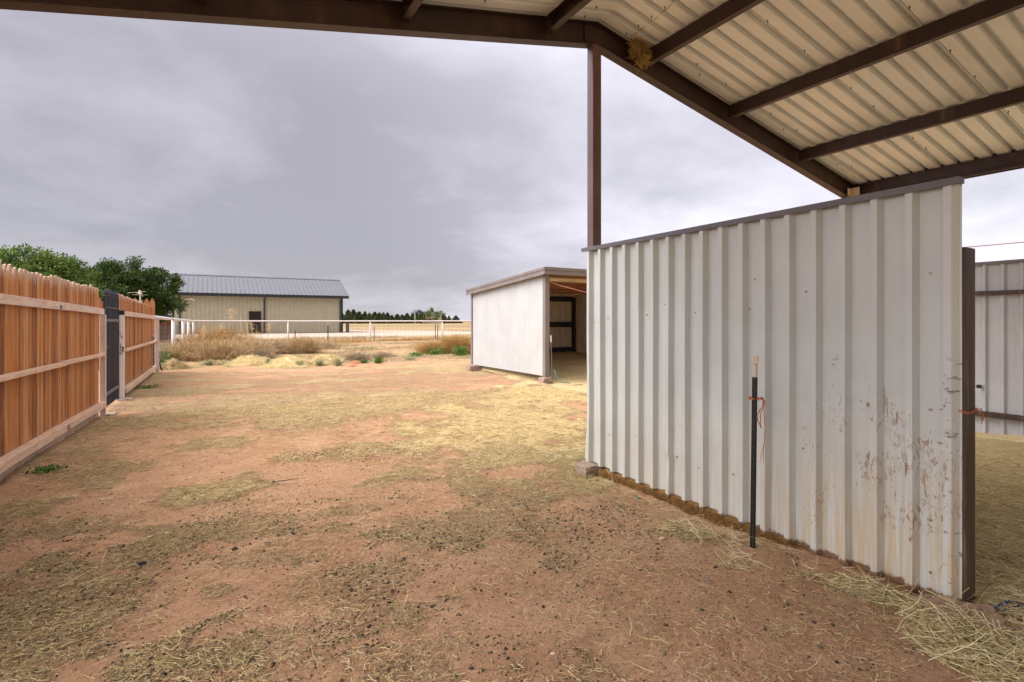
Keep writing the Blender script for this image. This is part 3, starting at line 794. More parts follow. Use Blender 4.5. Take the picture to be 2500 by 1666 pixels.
# ------------------------------------------------------------------ partition wall under the ridge
pw = empty('partition_wall', (3.2, 2.6, 0), label='white ribbed metal partition wall with mud splashes below the carport ridge', cat='wall')
def pbuild(m, name, mat, **kw):
    o = m.build(name, mat, pw, **kw); o.location = (-3.2, -2.6, 0); return o
WX = 3.235                                    # back plane of the sheet; ribs stand 35 mm proud towards the yard
WP = .1672
pts = rib_profile(1.118, 4.075, WP, 4.075-.012-.072 - 17*WP - .02, .014, .034, .017, .044)
rows = [0, .12, .25, .4, .55, .7, .85, 1.0, 1.3, 1.7, 2.105]
def wfn(yy, off, r):
    zb = .002 + .06*max(0, min(1, (yy-2.6)/1.5))
    z = zb + (r/2.105)*(2.105-zb)
    x = WX - off
    if yy > 3.95:                               # the sheet's far edge is kicked outwards near the ground
        k = (yy-3.95)/.125
        x -= .022*k*math.exp(-((z-.1)/.22)**2) - .012*k*math.exp(-((z-.75)/.3)**2)
    # a dent
    dd = ((yy-3.03)/.07)**2 + ((z-.27)/.09)**2
    x += .012*math.exp(-dd)
    dd = ((yy-2.98)/.05)**2 + ((z-.38)/.04)**2
    x -= .008*math.exp(-dd)
    return (x + .0015*sin(yy*5+z*3), yy, z)
# finer in y on flats for dents
fp = []
for (a, b) in zip(pts, pts[1:]):
    n = 4 if abs(b[0]-a[0]) > .06 else 1
    for i in range(n): fp.append((a[0]+(b[0]-a[0])*i/n, a[1]+(b[1]-a[1])*i/n))
fp.append(pts[-1])
zr = sorted(set([i*.05 for i in range(17)] + [.9, 1.0, 1.2, 1.4, 1.7, 2.0, 2.105]))
pbuild(ribbed(fp, wfn, zr), 'wall_panel', M_WALL)
m = MB().box(3.188, 3.252, 1.114, 4.10, 2.098, 2.128).box(3.186, 3.190, 1.112, 4.102, 2.090, 2.1285)
pbuild(m, 'top_trim', M_TRIM, bevel=.002)
m = MB().box(3.24, 3.28, 1.2, 4.06, .028, .068)
pbuild(m, 'bottom_rail', M_DARKPOST)
m = MB().box(3.2375, 3.28, 1.215, 4.0, 1.28, 1.32)
pbuild(m, 'middle_rail', M_DARKPOST)
def screw():
    return MB().tube([(0, 0, 0), (-.003, 0, 0)], .0075, 10).tube([(-.003, 0, 0), (-.008, 0, 0)], .0045, 6)
s0 = None
for (yy, zz) in ((1.205, 1.665), (1.205, .96), (1.205, .39), (1.205, .12), (1.90, 1.60), (2.29, 1.50), (2.19, 1.70), (2.71, 1.48), (3.06, 1.55), (3.26, 1.47), (3.70, 1.44), (3.95, 1.40), (2.19, .93), (1.87, .62), (2.2, .50), (2.42, .33), (2.72, .30), (3.4, .42), (3.74, .36), (3.9, .38), (2.98, .34), (3.22, .66)):
    # keep on a flat pan
    if s0 is None:
        s0 = pbuild(screw(), 'screw', M_SCREW); o = s0
    else:
        o = s0.copy(); COL.objects.link(o)
    k = ((yy - (4.075-.012-.072-.02)) / WP) % 1.0
    off = .044 if .10 < k < .31 else 0.
    if 0 <= k <= .12 or .34 <= k <= .46:
        yy -= (k-.72)*WP if k > .2 else (k+.2)*WP
        off = 0
    o.location = (WX-off-.001-3.2, yy-2.6, zz)

# near end: dark gate post with bracket
gp = empty('gate_post', (3.30, 1.16, 0), label='dark brown square post with rail stub at the near end of the partition wall', cat='post')
def gbuild(m, name, mat, parent=None, **kw):
    o = m.build(name, mat, gp, **kw); o.location = (-3.30, -1.16, 0); return o
gbuild(MB().box(3.242, 3.362, 1.106, 1.21, -.1, 1.785), 'post', M_DARKPOST, bevel=.008)
gbuild(MB().box(3.363, 3.43, 1.13, 1.19, 1.715, 1.775), 'bracket', M_POST, bevel=.005)
# orange twine round the gate post
def loop(cx, cy, z, hx, hy, n=16):
    return [(cx + (hx+.006)*max(-1, min(1, 1.35*cos(2*pi*i/n))), cy + (hy+.006)*max(-1, min(1, 1.35*sin(2*pi*i/n))), z + .006*sin(i)) for i in range(n+1)]
m = MB().tube(loop(3.302, 1.158, .972, .06, .052), .0022, 5).tube(loop(3.302, 1.158, .966, .062, .053), .0022, 5)
m.tube([(3.355, 1.10, .97), (3.385, 1.09, .962), (3.392, 1.09, .94), (3.386, 1.09, .915)], .002, 5).tube([(3.34, 1.10, .975), (3.378, 1.09, .975), (3.398, 1.088, .955), (3.396, 1.088, .92), (3.38, 1.09, .90)], .002, 5)
o = m.build('twine', M_TWINE, smooth=True); tag(o, 'orange twine looped around the dark gate post beside the wall', 'twine')

# ------------------------------------------------------------------ T post with cap
def tpost(name, loc, h, lean, label, tip=.065, cap=True, group=None, s=1.):
    t = empty(name, loc, 0, label=label, cat='fence post', group=group)
    a, b = .018*s, .004*s
    prof = [(-a, b), (-a, -b), (-b, -b), (-b, -.026*s), (b, -.026*s), (b, -b), (a, -b), (a, b)]
    def seg(z0, z1):
        m = MB(); n = len(prof)
        m.add([(x+lean*z0, y, z0) for x, y in prof] + [(x+lean*z1, y, z1) for x, y in prof], [tuple(range(n))[::-1], tuple(range(n, 2*n))] + [(i, (i+1) % n, n+(i+1) % n, n+i) for i in range(n)])
        return m
    hz = h - tip - (.03 if cap else 0)
    mb = seg(-.1, hz)
    for k in range(int(hz/.055)):
        zz = .05 + k*.055
        mb.box(-.006*s+lean*zz, .006*s+lean*zz, -.032*s, -.026*s, zz, zz+.02)
    mb.build('post', M_TPOST, t)
    seg(hz, hz+tip).build('painted_tip', M_TIP, t)
    if cap:
        zz = hz+tip
        m = MB().box(-.021*s+lean*zz, .021*s+lean*zz, -.03*s, .008*s, zz-.022, zz+.03)
        m.build('cap', M_CAP, t, bevel=.006)
    return t
tp = tpost('t_post', (2.972, 2.085, -.01), 1.21, .012, 'dark steel T post with white tip and cream cap standing before the partition wall', .105, s=.88)
tp.rotation_euler = (0, 0, R(-50))
m = MB()
tx, ty, tz = 2.986, 2.085, .935
m.tube([(tx + .024*cos(a), ty + .03*sin(a), tz + .004*sin(a*3)) for a in [2*pi*i/14 for i in range(15)]], .0035, 5)
m.tube([(tx + .026*cos(a), ty + .031*sin(a), tz - .010 + .004*sin(a*2)) for a in [2*pi*i/14 for i in range(15)]], .0035, 5)
ax, ay = .863, -.505     # along the view's right
def off(d, z, f=-.03): return (tx + ax*d - .5*f*-1*0 - .018, ty + ay*d - .02, tz + z)
m.tube([off(.02, 0), off(.04, -.005), off(.055, -.02), off(.05, -.04), off(.03, -.075), off(.012, -.11), off(.018, -.14), off(.03, -.165), off(.04, -.185)], .0034, 5)
m.tube([off(.03, -.003), off(.06, -.015), off(.062, -.035), off(.05, -.06), off(.034, -.1), off(.034, -.16), off(.036, -.185)], .003, 5)
m.tube([off(.046, -.02), off(.056, -.08), off(.062, -.16), off(.058, -.27), off(.044, -.34), off(.028, -.40)], .0018, 4)
m.tube([off(.05, -.02), off(.058, -.12), off(.062, -.22), off(.054, -.31), off(.05, -.41)], .0018, 4)
m.tube([off(.03, -.004), off(.042, .002), off(.05, -.006)], .007, 6)
o = m.build('twine', M_TWINE, smooth=True); tag(o, 'orange twine knotted and dangling from the T post', 'twine')

# packed bedding under the far half of the wall
def packed():
    rg = np.random.default_rng(4)
    n = 90; V = []; 
    ys = np.linspace(1.75, 4.0, n)
    prof = [(-.02, .030), (-.050, .012), (-.062, -.03), (-.070, -.10), (.06, -.10), (.05, .045)]
    for i, yy in enumerate(ys):
        k = sstep(1.7, 2.6, yy)
        for (px_, pz_) in prof:
            jz = rg.normal(0, .006); jx = rg.normal(0, .006)
            V.append((3.25 + (px_+jx)*(0.6+.4*k), yy, (pz_+jz)*(.35+.65*k) + .012*(k) - .012))
    V = np.array(V); q = len(prof)
    idx = np.arange(n*q).reshape(n, q)
    F = np.concatenate([np.stack([idx[:-1, j], idx[1:, j], idx[1:, (j+1) % q], idx[:-1, (j+1) % q]], 1) for j in range(q)])
    o = link('packed_bedding', mesh_np('packed_bedding', V, F), M_MANURE)
    tag(o, 'rusty brown packed bedding squeezed out beneath the partition wall', 'bedding', kind='stuff')
    # fibres
    n = 2600; yy = rg.uniform(1.9, 4.0, n)
    base = np.stack([3.19 + rg.normal(0, .008, n), yy, rg.uniform(-.05, .035, n)], 1)
    d = np.stack([-rg.random(n)-.1, rg.normal(0, 1.2, n), rg.normal(-.5, .5, n)], 1)
    Vv, Ff, T = strands(base, d, rg.uniform(.012, .045, n), .0012, .0008, .2, 3, 3, .4, rg)
    mt = tone_mat('bedding_fibre', [(0, (.09, .04, .01)), (.5, (.24, .12, .03)), (1, (.40, .23, .07))], .85)
    o = link('bedding_fibres', mesh_np('bedding_fibres', Vv, Ff, {'tone': T}), mt)
    tag(o, 'frayed brown fibres hanging below the partition wall', 'bedding', kind='stuff')
packed()

def lump(name, c, s, mat, seed, label, cat, group=None, rough=.25, sub=3, flat=None, rz=0):
    import bmesh
    bm = bmesh.new(); bmesh.ops.create_icosphere(bm, subdivisions=sub, radius=1)
    P = np.array([v.co[:] for v in bm.verts])
    n1 = fbm(P[:, 0]*1.7+seed, P[:, 1]*1.7+P[:, 2]*1.3, 3, seed); n2 = fbm(P[:, 2]*2.3+seed, P[:, 0]*2.1-P[:, 1], 3, seed+5)
    for i, v in enumerate(bm.verts):
        f = 1 + rough*(n1[i]+n2[i]-1)*2
        v.co = v.co*f
        if flat: v.co.z = max(-flat, min(flat, v.co.z))
        v.co.x *= s[0]; v.co.y *= s[1]; v.co.z *= s[2]
    me = bpy.data.meshes.new(name); bm.to_mesh(me); bm.free()
    o = link(name, me, mat); o.location = c; o.rotation_euler = (0, 0, rz); tag(o, label, cat, group); 
    for p in me.polygons: p.use_smooth = False
    return o
def block(name, x0, x1, y0, y1, z0, z1, mat, seed, label, cat, amp=.012, rz=0):
    import bmesh
    bm = bmesh.new(); bmesh.ops.create_cube(bm, size=1); bmesh.ops.subdivide_edges(bm, edges=bm.edges, cuts=7, use_grid_fill=True)
    P = np.array([v.co[:] for v in bm.verts])
    n = fbm(P[:, 0]*4+seed+P[:, 2]*3, P[:, 1]*4+P[:, 2]*2, 4, seed)
    for i, v in enumerate(bm.verts):
        c = v.co.copy(); r = max(abs(c.x), abs(c.y)); 
        l = c.length; rd = 1 - .10*max(0, (l-.62))/.25
        c = c*rd
        v.co = ((c.x)*(x1-x0) + (n[i]-.5)*amp*2, (c.y)*(y1-y0) + (n[-i]-.5)*amp*2, c.z*(z1-z0) + (n[i]-.5)*amp)
    me = bpy.data.meshes.new(name); bm.to_mesh(me); bm.free()
    o = link(name, me, mat); o.location = ((x0+x1)/2, (y0+y1)/2, (z0+z1)/2); o.rotation_euler = (0, 0, rz); tag(o, label, cat)
    return o
block('concrete_block', 3.05, 3.23, 3.86, 4.05, -.12, .055, M_CONC, 3, 'crumbling concrete block under the far end of the partition wall', 'block', .016)
block('flat_rock', 2.93, 3.23, .95, 1.17, -.06, .058, M_ROCK, 8, 'flat slab of tan rock at the foot of the gate post', 'rock', .03, R(-55))

# small things on the ground
lump('stone', (2.335, 1.904, .012), (.022, .017, .015), M_STONE, 2, 'small dark stone on bare dirt below the T post', 'stone')
lump('stone', (2.559, 2.445, .008), (.026, .014, .009), M_PALESTONE, 5, 'small pale yellow stone lying in straw by the wall', 'stone')
lump('stone', (1.27, 1.83, .006), (.018, .013, .01), M_PALESTONE, 9, 'tiny pale stone near the front edge of the dirt', 'stone')
lump('dung_clod', (-.31, 3.691, .018), (.020, .017, .014), M_PELLET, 12, 'largest dark dung clod lying on the bare left dirt', 'clod')
lump('dung_clod', (.16, 3.66, .012), (.016, .013, .011), M_PELLET, 14, 'dark dung clod at the edge of the pellet patch in front', 'clod')
o = MB().tube([(.50, 4.98, .012), (.56, 4.99, .016), (.63, 5.00, .012), (.73, 5.02, .008)], [.004, .005, .004, .002], 6).build('twig', M_TWIG, smooth=True); tag(o, 'short dark twig lying on bare dirt in the yard', 'twig')
o = MB().box(-.075, .075, -.05, .05, .0, .012).box(-.07, .02, -.045, .04, .013, .022).build('shingle', M_SHINGLE); o.location = (-1.272, 6.476, .02); o.rotation_euler = (R(8), 0, R(20)); tag(o, 'small blue grey piece of shingle on grass by the wooden fence', 'shingle')
# blue rope
m = MB()
m.tube([(3.30, 1.02, .025), (3.42, 1.00, .035), (3.47, .97, .03), (3.44, .945, .03), (3.38, .96, .035), (3.43, .955, .045), (3.53, .93, .03), (3.62, .90, .02)], .006, 6)
m.tube([(3.32, 1.0, .02), (3.44, .965, .025), (3.55, .92, .022), (3.60, .895, .02)], .005, 6)
o = m.build('rope', M_BLUEROPE, smooth=True); tag(o, 'dark blue rope lying on hay behind the gate post', 'rope')
m = MB().tube([(2.93, 3.07, .0), (2.96, 3.09, .012), (2.985, 3.08, .006), (2.97, 3.11, .012), (2.99, 3.12, .004)], .004, 5)
o = m.build('net_scrap', M_TEAL, smooth=True); tag(o, 'scrap of green netting on the dirt near the wall base', 'scrap')

# ------------------------------------------------------------------ divider wall at the right eave
dv = empty('divider_wall', (8.18, 1.5, 0), label='grey ribbed metal divider wall with two brown rails at the right eave', cat='wall')
def dbuild(m, name, mat, **kw):
    o = m.build(name, mat, dv, **kw); o.location = (-8.18, -1.5, 0); return o
pts = rib_profile(-2.9, 4.0, .171, 2.608-.036 - 30*.171, .018, .030, .018, -.034)
def dfn(yy, off, r):
    zb = .075 + .012*sin(yy*7) + .02*sstep(2.7, 2.0, yy) - .03*sstep(2.4, 2.9, yy)
    return (8.18 - off*-1*0 + (-off)*-1 - .0, yy, zb + r/2.1*(2.1-zb))
dbuild(ribbed(pts, dfn, [0, .3, 1, 2.1]), 'wall_panel', M_DIVIDER)
dbuild(MB().box(8.125, 8.225, -2.92, 4.02, 2.092, 2.13), 'top_trim', M_BROWNTRIM)
dbuild(MB().box(8.08, 8.138, -2.9, 4.0, 1.725, 1.775), 'rail', M_DARKPOST)
dbuild(MB().box(8.07, 8.138, -2.9, 4.0, .265, .325), 'rail', M_DARKPOST)
dbuild(MB().box(8.10, 8.135, 2.62, 2.66, .60, .64).box(8.05, 8.10, 2.63, 2.65, .615, .625), 'hook', M_BLACK)
for yy in (.2, -2.8):
    dbuild(MB().box(8.235, 8.32, yy-.045, yy+.045, -.1, 2.09), 'post', M_DARKPOST)
# cable beyond the divider
o = MB().tube([(11.0, 9.0, 2.72), (11.0, 5.0, 2.66), (11.0, 2.0, 2.63), (11.0, -3, 2.66)], .008, 6).build('cable', M_CABLE, smooth=True); tag(o, 'thin brown cable strung level beyond the grey divider wall', 'cable')

# ------------------------------------------------------------------ wooden fence along the left
def fx(yy):
    return np.interp(yy, [2, 6.14, 10.06, 11.73, 17.04], [-1.70, -1.52, -1.31, -1.27, -1.165])
def pickets(y0, y1, xo, zt0, zt1, rg, wid=.122, slope_x=None, gaps=()):
    m = MB(); tone = []
    yy = y0
    while yy < y1 - .05:
        w_ = wid*rg.uniform(.94, 1.06)
        t = (yy-y0)/(y1-y0); zt = zt0 + (zt1-zt0)*t + rg.normal(0, .008)
        a, b = yy+.002, min(yy+w_-.002, y1)
        xx = fx(yy) + xo + rg.normal(0, .003); x2 = fx(yy+w_) + xo + rg.normal(0, .003)
        g = [abs(gg-yy) < .07 for gg in gaps]
        if any(g): poly = [(a, -.02), (b, -.02), (b, zt-.33), (b-.03, zt-.10), (a+.05, zt+.01), (a+.02, zt), (a, zt-.05)]
        else:
            c = .024*rg.uniform(.6, 1.3)
            poly = [(a, -.02), (b, -.02), (b, zt-c*1.6), (b-c*.6, zt-c*.4), (b-c*1.6, zt), (a+c*1.6, zt), (a+c*.6, zt-c*.4), (a, zt-c*1.6)]
        n = len(poly); tk = .017
        def X(q): return xx + (x2-xx)*(q-a)/(b-a)
        m.add([(X(q), q, z) for q, z in poly] + [(X(q)-tk, q, z) for q, z in poly], [tuple(range(n)), tuple(range(n, 2*n))[::-1]] + [(i, n+i, n+(i+1) % n, (i+1) % n) for i in range(n)])
        tone += [rg.random()]*(2*n)
        yy += w_
    return m, tone
def rail(y0, y1, xo, z0, z1, th, hh, jig=0.):
    m = MB(); n = max(2, int((y1-y0)/1.2)+1)
    ys_ = np.linspace(y0, y1, n)
    for a, b in zip(ys_, ys_[1:]):
        za = z0+(z1-z0)*(a-y0)/(y1-y0); zb = z0+(z1-z0)*(b-y0)/(y1-y0)
        xa, xb = fx(a)+xo, fx(b)+xo
        m.hexa([(xa, a, za-hh), (xb, b, zb-hh), (xb+th, b, zb-hh), (xa+th, a, za-hh)][::1], [(xa, a, za), (xb, b, zb), (xb+th, b, zb), (xa+th, a, za)])
    return m
rp = np.random.default_rng(3)
f1 = empty('wooden_fence', (-1.5, 6.5, 0), label='orange stained picket fence with pale rails, nearer long run before the iron gate', cat='fence')
def f1b(m, name, mat, tone=None, **kw):
    o = m.build(name, mat, f1, tone=tone, **kw); o.location = (1.5, -6.5, 0); return o
m, tn = pickets(2.6, 9.89, -.048, 1.935, 1.905, rp, .122, gaps=(6.2, 6.42, 6.62, 8.4)); f1b(m, 'picket_panel', M_CEDAR, tn)
f1b(rail(2.6, 8.02, -.044, 1.70, 1.632, .038, .09), 'rail', M_RAIL, bevel=.004); f1b(rail(8.035, 10.03, -.044, 1.634, 1.60, .038, .09), 'rail', M_RAIL, bevel=.004)
f1b(rail(2.6, 7.9, -.044, .955, .935, .085, .042), 'rail', M_RAILB, bevel=.004); f1b(rail(7.91, 9.897, -.044, .945, .93, .085, .042), 'rail', M_RAILB, bevel=.004)
f1b(rail(2.6, 7.95, -.044, .225, .215, .088, .09), 'rail', M_RAILB, bevel=.006); f1b(rail(7.96, 9.897, -.044, .218, .20, .088, .085), 'rail', M_RAILB, bevel=.006)
f1b(MB().box(-1.362, -1.288, 9.90, 9.98, -.1, 1.508), 'post', M_PALEPOST, bevel=.006)
f1b(MB().box(fx(7.9)-.0045, fx(7.9)-.0025, 7.83, 7.93, 1.55, 1.60), 'tie_plate', MATS['galvanised_wire'])
f1b(MB().box(fx(7.95)+.045, fx(7.95)+.0475, 7.90, 8.02, .145, .20), 'tie_plate', MATS['galvanised_wire'])
f2 = empty('wooden_fence', (-1.23, 14.4, 0), label='orange stained picket fence with pale rails, shorter run beyond the iron gate', cat='fence')
def f2b(m, name, mat, tone=None, **kw):
    o = m.build(name, mat, f2, tone=tone, **kw); o.location = (1.23, -14.4, 0); return o
m, tn = pickets(11.55, 17.0, -.06, 1.90, 1.80, rp, .125); f2b(m, 'picket_panel', M_CEDAR, tn)
f2b(rail(11.72, 17.1, -.04, 1.60, 1.555, .04, .095), 'rail', M_RAIL, bevel=.004)
f2b(rail(11.74, 17.35, -.04, .90, .88, .085, .045), 'rail', M_RAILB, bevel=.004)
f2b(rail(11.74, 17.35, -.04, .19, .19, .088, .09), 'rail', M_RAILB, bevel=.006)
f2b(MB().box(-1.17, -1.07, 17.11, 17.21, -.1, 1.50), 'post', M_PALEPOST, bevel=.006)
# gate hinge post
hp = empty('hinge_post', (-1.278, 11.62, 0), label='square white post with peeling paint and black cap beside the iron gate', cat='post')
o = MB().box(-.036, .036, -.036, .036, -.1, 1.52).build('post', M_PEEL, hp, bevel=.004)
o = MB().box(-.038, .038, -.038, .038, 1.521, 1.60).build('cap', M_BLACK, hp, bevel=.004)
# iron gate
ig = empty('iron_gate', (-1.333, 10.83, 0), rz=R(-1), label='narrow black iron gate with spear finials between the wooden fences', cat='gate')
gy0, gy1 = -.60, .66
m = MB()
for i in range(12):
    yy = gy0 + (gy1-gy0)*i/11
    th = .018 if i not in (0, 11) else .024
    m.box(-th/2*1.2, th/2*1.2, yy-th/2*1.2, yy+th/2*1.2, .06 if i not in (0, 11) else .02, 1.80)
m.build('bars', M_IRON, ig)
for i in range(12):
    yy = gy0 + (gy1-gy0)*i/11
    mm = MB().tube([(0, yy, 1.80), (0, yy, 1.815), (0, yy, 1.822), (0, yy, 1.85), (0, yy, 1.93)], [.017, .017, .010, .015, .001], 6)
    mm.build('finial', M_IRON, ig)
for zz in (1.40, .24): MB().box(-.02, .02, gy0-.02, gy1+.02, zz, zz+.045).build('rail', M_IRONRAIL, ig)
for zz in (1.62,): MB().box(-.012, .012, gy0, gy1, zz, zz+.02).build('rail', M_IRON, ig)
MB().box(.0, .04, gy0-.03, gy0+.05, .97, 1.03).tube([(.04, gy0+.0, 1.0), (.06, gy0+.06, 1.0)], .006, 6).build('latch', M_STEEL, ig)
block('concrete_footing', -1.33, -1.10, 11.40, 11.72, -.08, .035, M_CONC, 21, 'grey concrete footing at the base of the white hinge post', 'footing', .02)
block('concrete_footing', -1.42, -1.18, 9.92, 10.2, -.10, .0, M_CONC, 22, 'low concrete footing under the pale post before the iron gate', 'footing', .02)
block('concrete_footing', -1.28, -.98, 16.95, 17.25, -.08, .02, M_CONC, 23, 'low concrete footing under the last picket fence post', 'footing', .02)

# pointed picket fence running off to the left behind
cf = empty('picket_fence', (-4, 18.9, 0), label='darker pointed picket fence crossing behind the orange picket fence', cat='fence')
m = MB(); tone = []
xx = -8.0
while xx < -1.42:
    w_ = .14; zt = 2.08 + rp.normal(0, .02); tk = .018
    poly = [(xx+.003, -.02), (xx+w_-.003, -.02), (xx+w_-.003, zt-.13), (xx+w_*.78, zt-.06), (xx+w_/2, zt), (xx+w_*.22, zt-.06), (xx+.003, zt-.13)]
    n = len(poly)
    m.add([(q, 18.9, z) for q, z in poly] + [(q, 18.9+tk, z) for q, z in poly], [tuple(range(n)), tuple(range(n, 2*n))] + [(i, (i+1) % n, n+(i+1) % n, n+i) for i in range(n)])
    tone += [rp.random()]*(2*n); xx += w_
o = m.build('picket_panel', M_CEDAR2, cf, tone=tone); o.location = (4, -18.9, 0)
for zz in (1.55, .9, .25):
    o = MB().box(-8, -1.42, 18.86, 18.898, zz, zz+.09).build('rail', M_CEDAR2, cf, tone=[.3]*8); o.location = (4, -18.9, 0)

# wind vane shaped like a small aeroplane
wv = empty('wind_vane', (-1.26, 14.45, 1.83), rz=R(100), label='small white aeroplane wind vane perched on the picket fence', cat='wind vane')
MB().tube([(0, 0, -.03), (0, 0, .16)], .012, 8).tube([(0, 0, -.02), (0, 0, .03)], .035, 8).build('stand', M_WHITEVANE, wv)
m = MB()
m.tube([(-.05, 0, .2), (-.03, 0, .2), (.06, 0, .205), (.20, 0, .215), (.23, 0, .22)], [.02, .035, .032, .014, .004], 10)
m.build('fuselage', M_WHITEVANE, wv, smooth=True)
m = MB().box(-.015, .045, -.17, .17, .215, .223); o = m.build('wing', M_WHITEVANE, wv, bevel=.003); o.rotation_euler = (R(-8), 0, 0); o.location = (0, .03, .01)
m = MB().box(-.015, .045, -.14, .14, .165, .171); o = m.build('wing', M_WHITEVANE, wv, bevel=.003)
MB().box(.175, .215, -.06, .06, .212, .218).build('tailplane', M_WHITEVANE, wv)
MB().prism([(.17, .22), (.23, .22), (.235, .29), (.21, .29)], 'y', -.004, .004).build('fin', M_WHITEVANE, wv)
MB().box(-.07, -.062, -.012, .012, .13, .27).build('propeller', M_WHITEVANE, wv)
MB().box(-.02, .06, -.05, -.045, .125, .20).build('plaque', M_WHITEVANE, wv)

# ------------------------------------------------------------------ white pipe fence
pf_ = empty('pipe_fence', (-.88, 26, 0), label='white pipe fence with thin wire mesh turning the corner across the yard', cat='fence')
CX_, CY_ = -.572, 35.5
def pfx(yy): return -1.19 + (yy-17.04)/(CY_-17.04)*(CX_+1.19)
def pfb(m, name, mat, **kw):
    o = m.build(name, mat, pf_, **kw); o.location = (.88, -26, 0); return o
pfb(MB().tube([(pfx(17.1), 17.1, 1.51), (pfx(24), 24, 1.46), (CX_, CY_, 1.385), (4.5, 35.5, 1.382), (9.66, 35.5, 1.38), (14.9, 35.5, 1.385), (26, 35.5, 1.385)], .05, 10), 'top_rail', M_WHITE, smooth=True)
for xx, yy in [(pfx(y_), y_) for y_ in (22.84, 27.62, 31.2)] + [(CX_, CY_), (4.5, CY_), (9.66, CY_), (14.9, CY_), (20.2, CY_)]:
    pfb(MB().tube([(xx, yy, -.1), (xx, yy, 1.37 if yy > 30 else 1.44)], .058 if yy < 35 else .045, 10), 'post', M_WHITE, smooth=True)
def wiremesh(p0, p1, zt, step, r):
    m = MB(); p0 = np.array(p0, float); p1 = np.array(p1, float); ln = np.linalg.norm(p1-p0); n = int(ln/step)
    for k in range(n+1):
        p = p0 + (p1-p0)*k/n; m.box(p[0]-r, p[0]+r, p[1]-r, p[1]+r, .05, zt)
    d = (p1-p0)/ln; nn = np.array([-d[1], d[0]])*r
    for z in np.linspace(.08, zt, 8):
        a, b = p0, p1
        m.hexa([(a[0]-nn[0], a[1]-nn[1], z-r), (b[0]-nn[0], b[1]-nn[1], z-r), (b[0]+nn[0], b[1]+nn[1], z-r), (a[0]+nn[0], a[1]+nn[1], z-r)],
               [(a[0]-nn[0], a[1]-nn[1], z+r), (b[0]-nn[0], b[1]-nn[1], z+r), (b[0]+nn[0], b[1]+nn[1], z+r), (a[0]+nn[0], a[1]+nn[1], z+r)])
    return m
pfb(wiremesh((pfx(17.2)-.06, 17.2), (CX_-.06, CY_), 1.22, .15, .0022), 'wire_mesh', M_MESHWIRE)
pfb(wiremesh((CX_, CY_+.06), (26, CY_+.06), 1.2, .3, .0022), 'wire_mesh', M_MESHWIRE)
tpost('t_post', (6.95, 35.7, 0), 1.25, 0, 'dark T post with white tip against the pipe fence, in front of the shop', .14, False, s=1.6)
tpost('t_post', (4.95, 35.7, 0), .8, 0, 'short dark stake beside the pipe fence post left of the shop middle', .02, False, s=1.2)
tpost('t_post', (9.98, 35.7, 0), 1.0, 0, 'short dark stake just right of the middle pipe fence post', .02, False, s=1.2)
tpost('t_post', (14.45, 35.7, 0), 1.18, 0, 'left one of two thin dark stakes by the pipe fence near the shed', .02, False, s=1.4)
tpost('t_post', (14.62, 35.75, 0), 1.16, .05, 'right leaning one of two thin dark stakes by the pipe fence near the shed', .02, False, s=1.4)
tpost('t_post', (-1.24, 17.75, 0), 1.0, .0, 'thin dark stake holding wire mesh behind the last picket fence post', .02, False, s=1.2)
lt = tpost('t_post', (-1.03, 17.65, 0), .42, -.30, 'short dark stake leaning on the rail end of the picket fence', .02, False, s=1.2)

# orange board fence and brick pillar further back
bf = empty('board_fence', (-3.2, 46.5, 0), label='red orange board fence far behind the pipe fence', cat='fence')
m = MB(); tone = []
for k in range(30):
    xa = -6.4 + k*.145; xb = xa+.14
    m.box(xa, xb, 46.5, 46.52, 0, 1.80); tone += [rp.random()]*8
o = m.build('board_panel', M_REDFENCE, bf, tone=tone); o.location = (3.2, -46.5, 0)
o = MB().box(-6.4, -2.05, 46.44, 46.498, 1.72, 1.80).build('cap_rail', M_REDFENCE, bf, tone=[.8]*8); o.location = (3.2, -46.5, 0)
o = MB().box(-2.15, -2.05, 46.40, 46.52, 0, 1.98).build('post', M_RAILB, bf); o.location = (3.2, -46.5, 0)
bp = empty('brick_pillar', (-2.72, 46.2, 0), label='square brick pillar with flat cap in the board fence', cat='pillar')
MB().box(-.22, .22, -.22, .22, 0, 1.93).build('shaft', M_BRICK, bp, bevel=.01)
MB().box(-.27, .27, -.27, .27, 1.931, 2.03).build('cap', M_CONC, bp, bevel=.02)

# ------------------------------------------------------------------ shop building
sh = empty('shop_building', (6, 68, 0), label='long sand coloured metal shop with blue grey roof beyond the pipe fence', cat='building')
def sb(m, name, mat, parent=None, **kw):
    o = m.build(name, mat, parent or sh, **kw)
    if parent is None: o.location = (-6, -68, 0)
    return o
SX0, SX1, SY0, SY1, EZ, RDZ = -2.75, 14.0, 63.5, 72.5, 4.12, 6.50
pts = []
k = 0; xx = SX0
while xx < SX1 - .3:
    pts += [(xx, 0), (xx+.31, 0), (xx+.33, -.035), (xx+.375, -.035), (xx+.395, 0)]; xx += .395
pts.append((SX1, 0))
m = MB()
for xx, o_ in pts: m.v += [(xx, SY0+o_, .05), (xx, SY0+o_, EZ)]
for i in range(len(pts)-1): m.f.append((2*i, 2*i+2, 2*i+3, 2*i+1))
sb(m, 'front_wall', M_SHOPWALL)
m = MB().add([(SX1, SY0, 0), (SX1, SY1, 0), (SX1, SY1, EZ), (SX1, 68, RDZ-.1), (SX1, SY0, EZ)], [(0, 1, 2, 3, 4)]).add([(SX0, SY0, 0), (SX0, SY1, 0), (SX0, SY1, EZ), (SX0, 68, RDZ-.1), (SX0, SY0, EZ)], [(0, 1, 2, 3, 4)]).add([(SX0, SY1, 0), (SX1, SY1, 0), (SX1, SY1, EZ), (SX0, SY1, EZ)], [(0, 1, 2, 3)])
sb(m, 'end_wall', M_SHOPWALL)
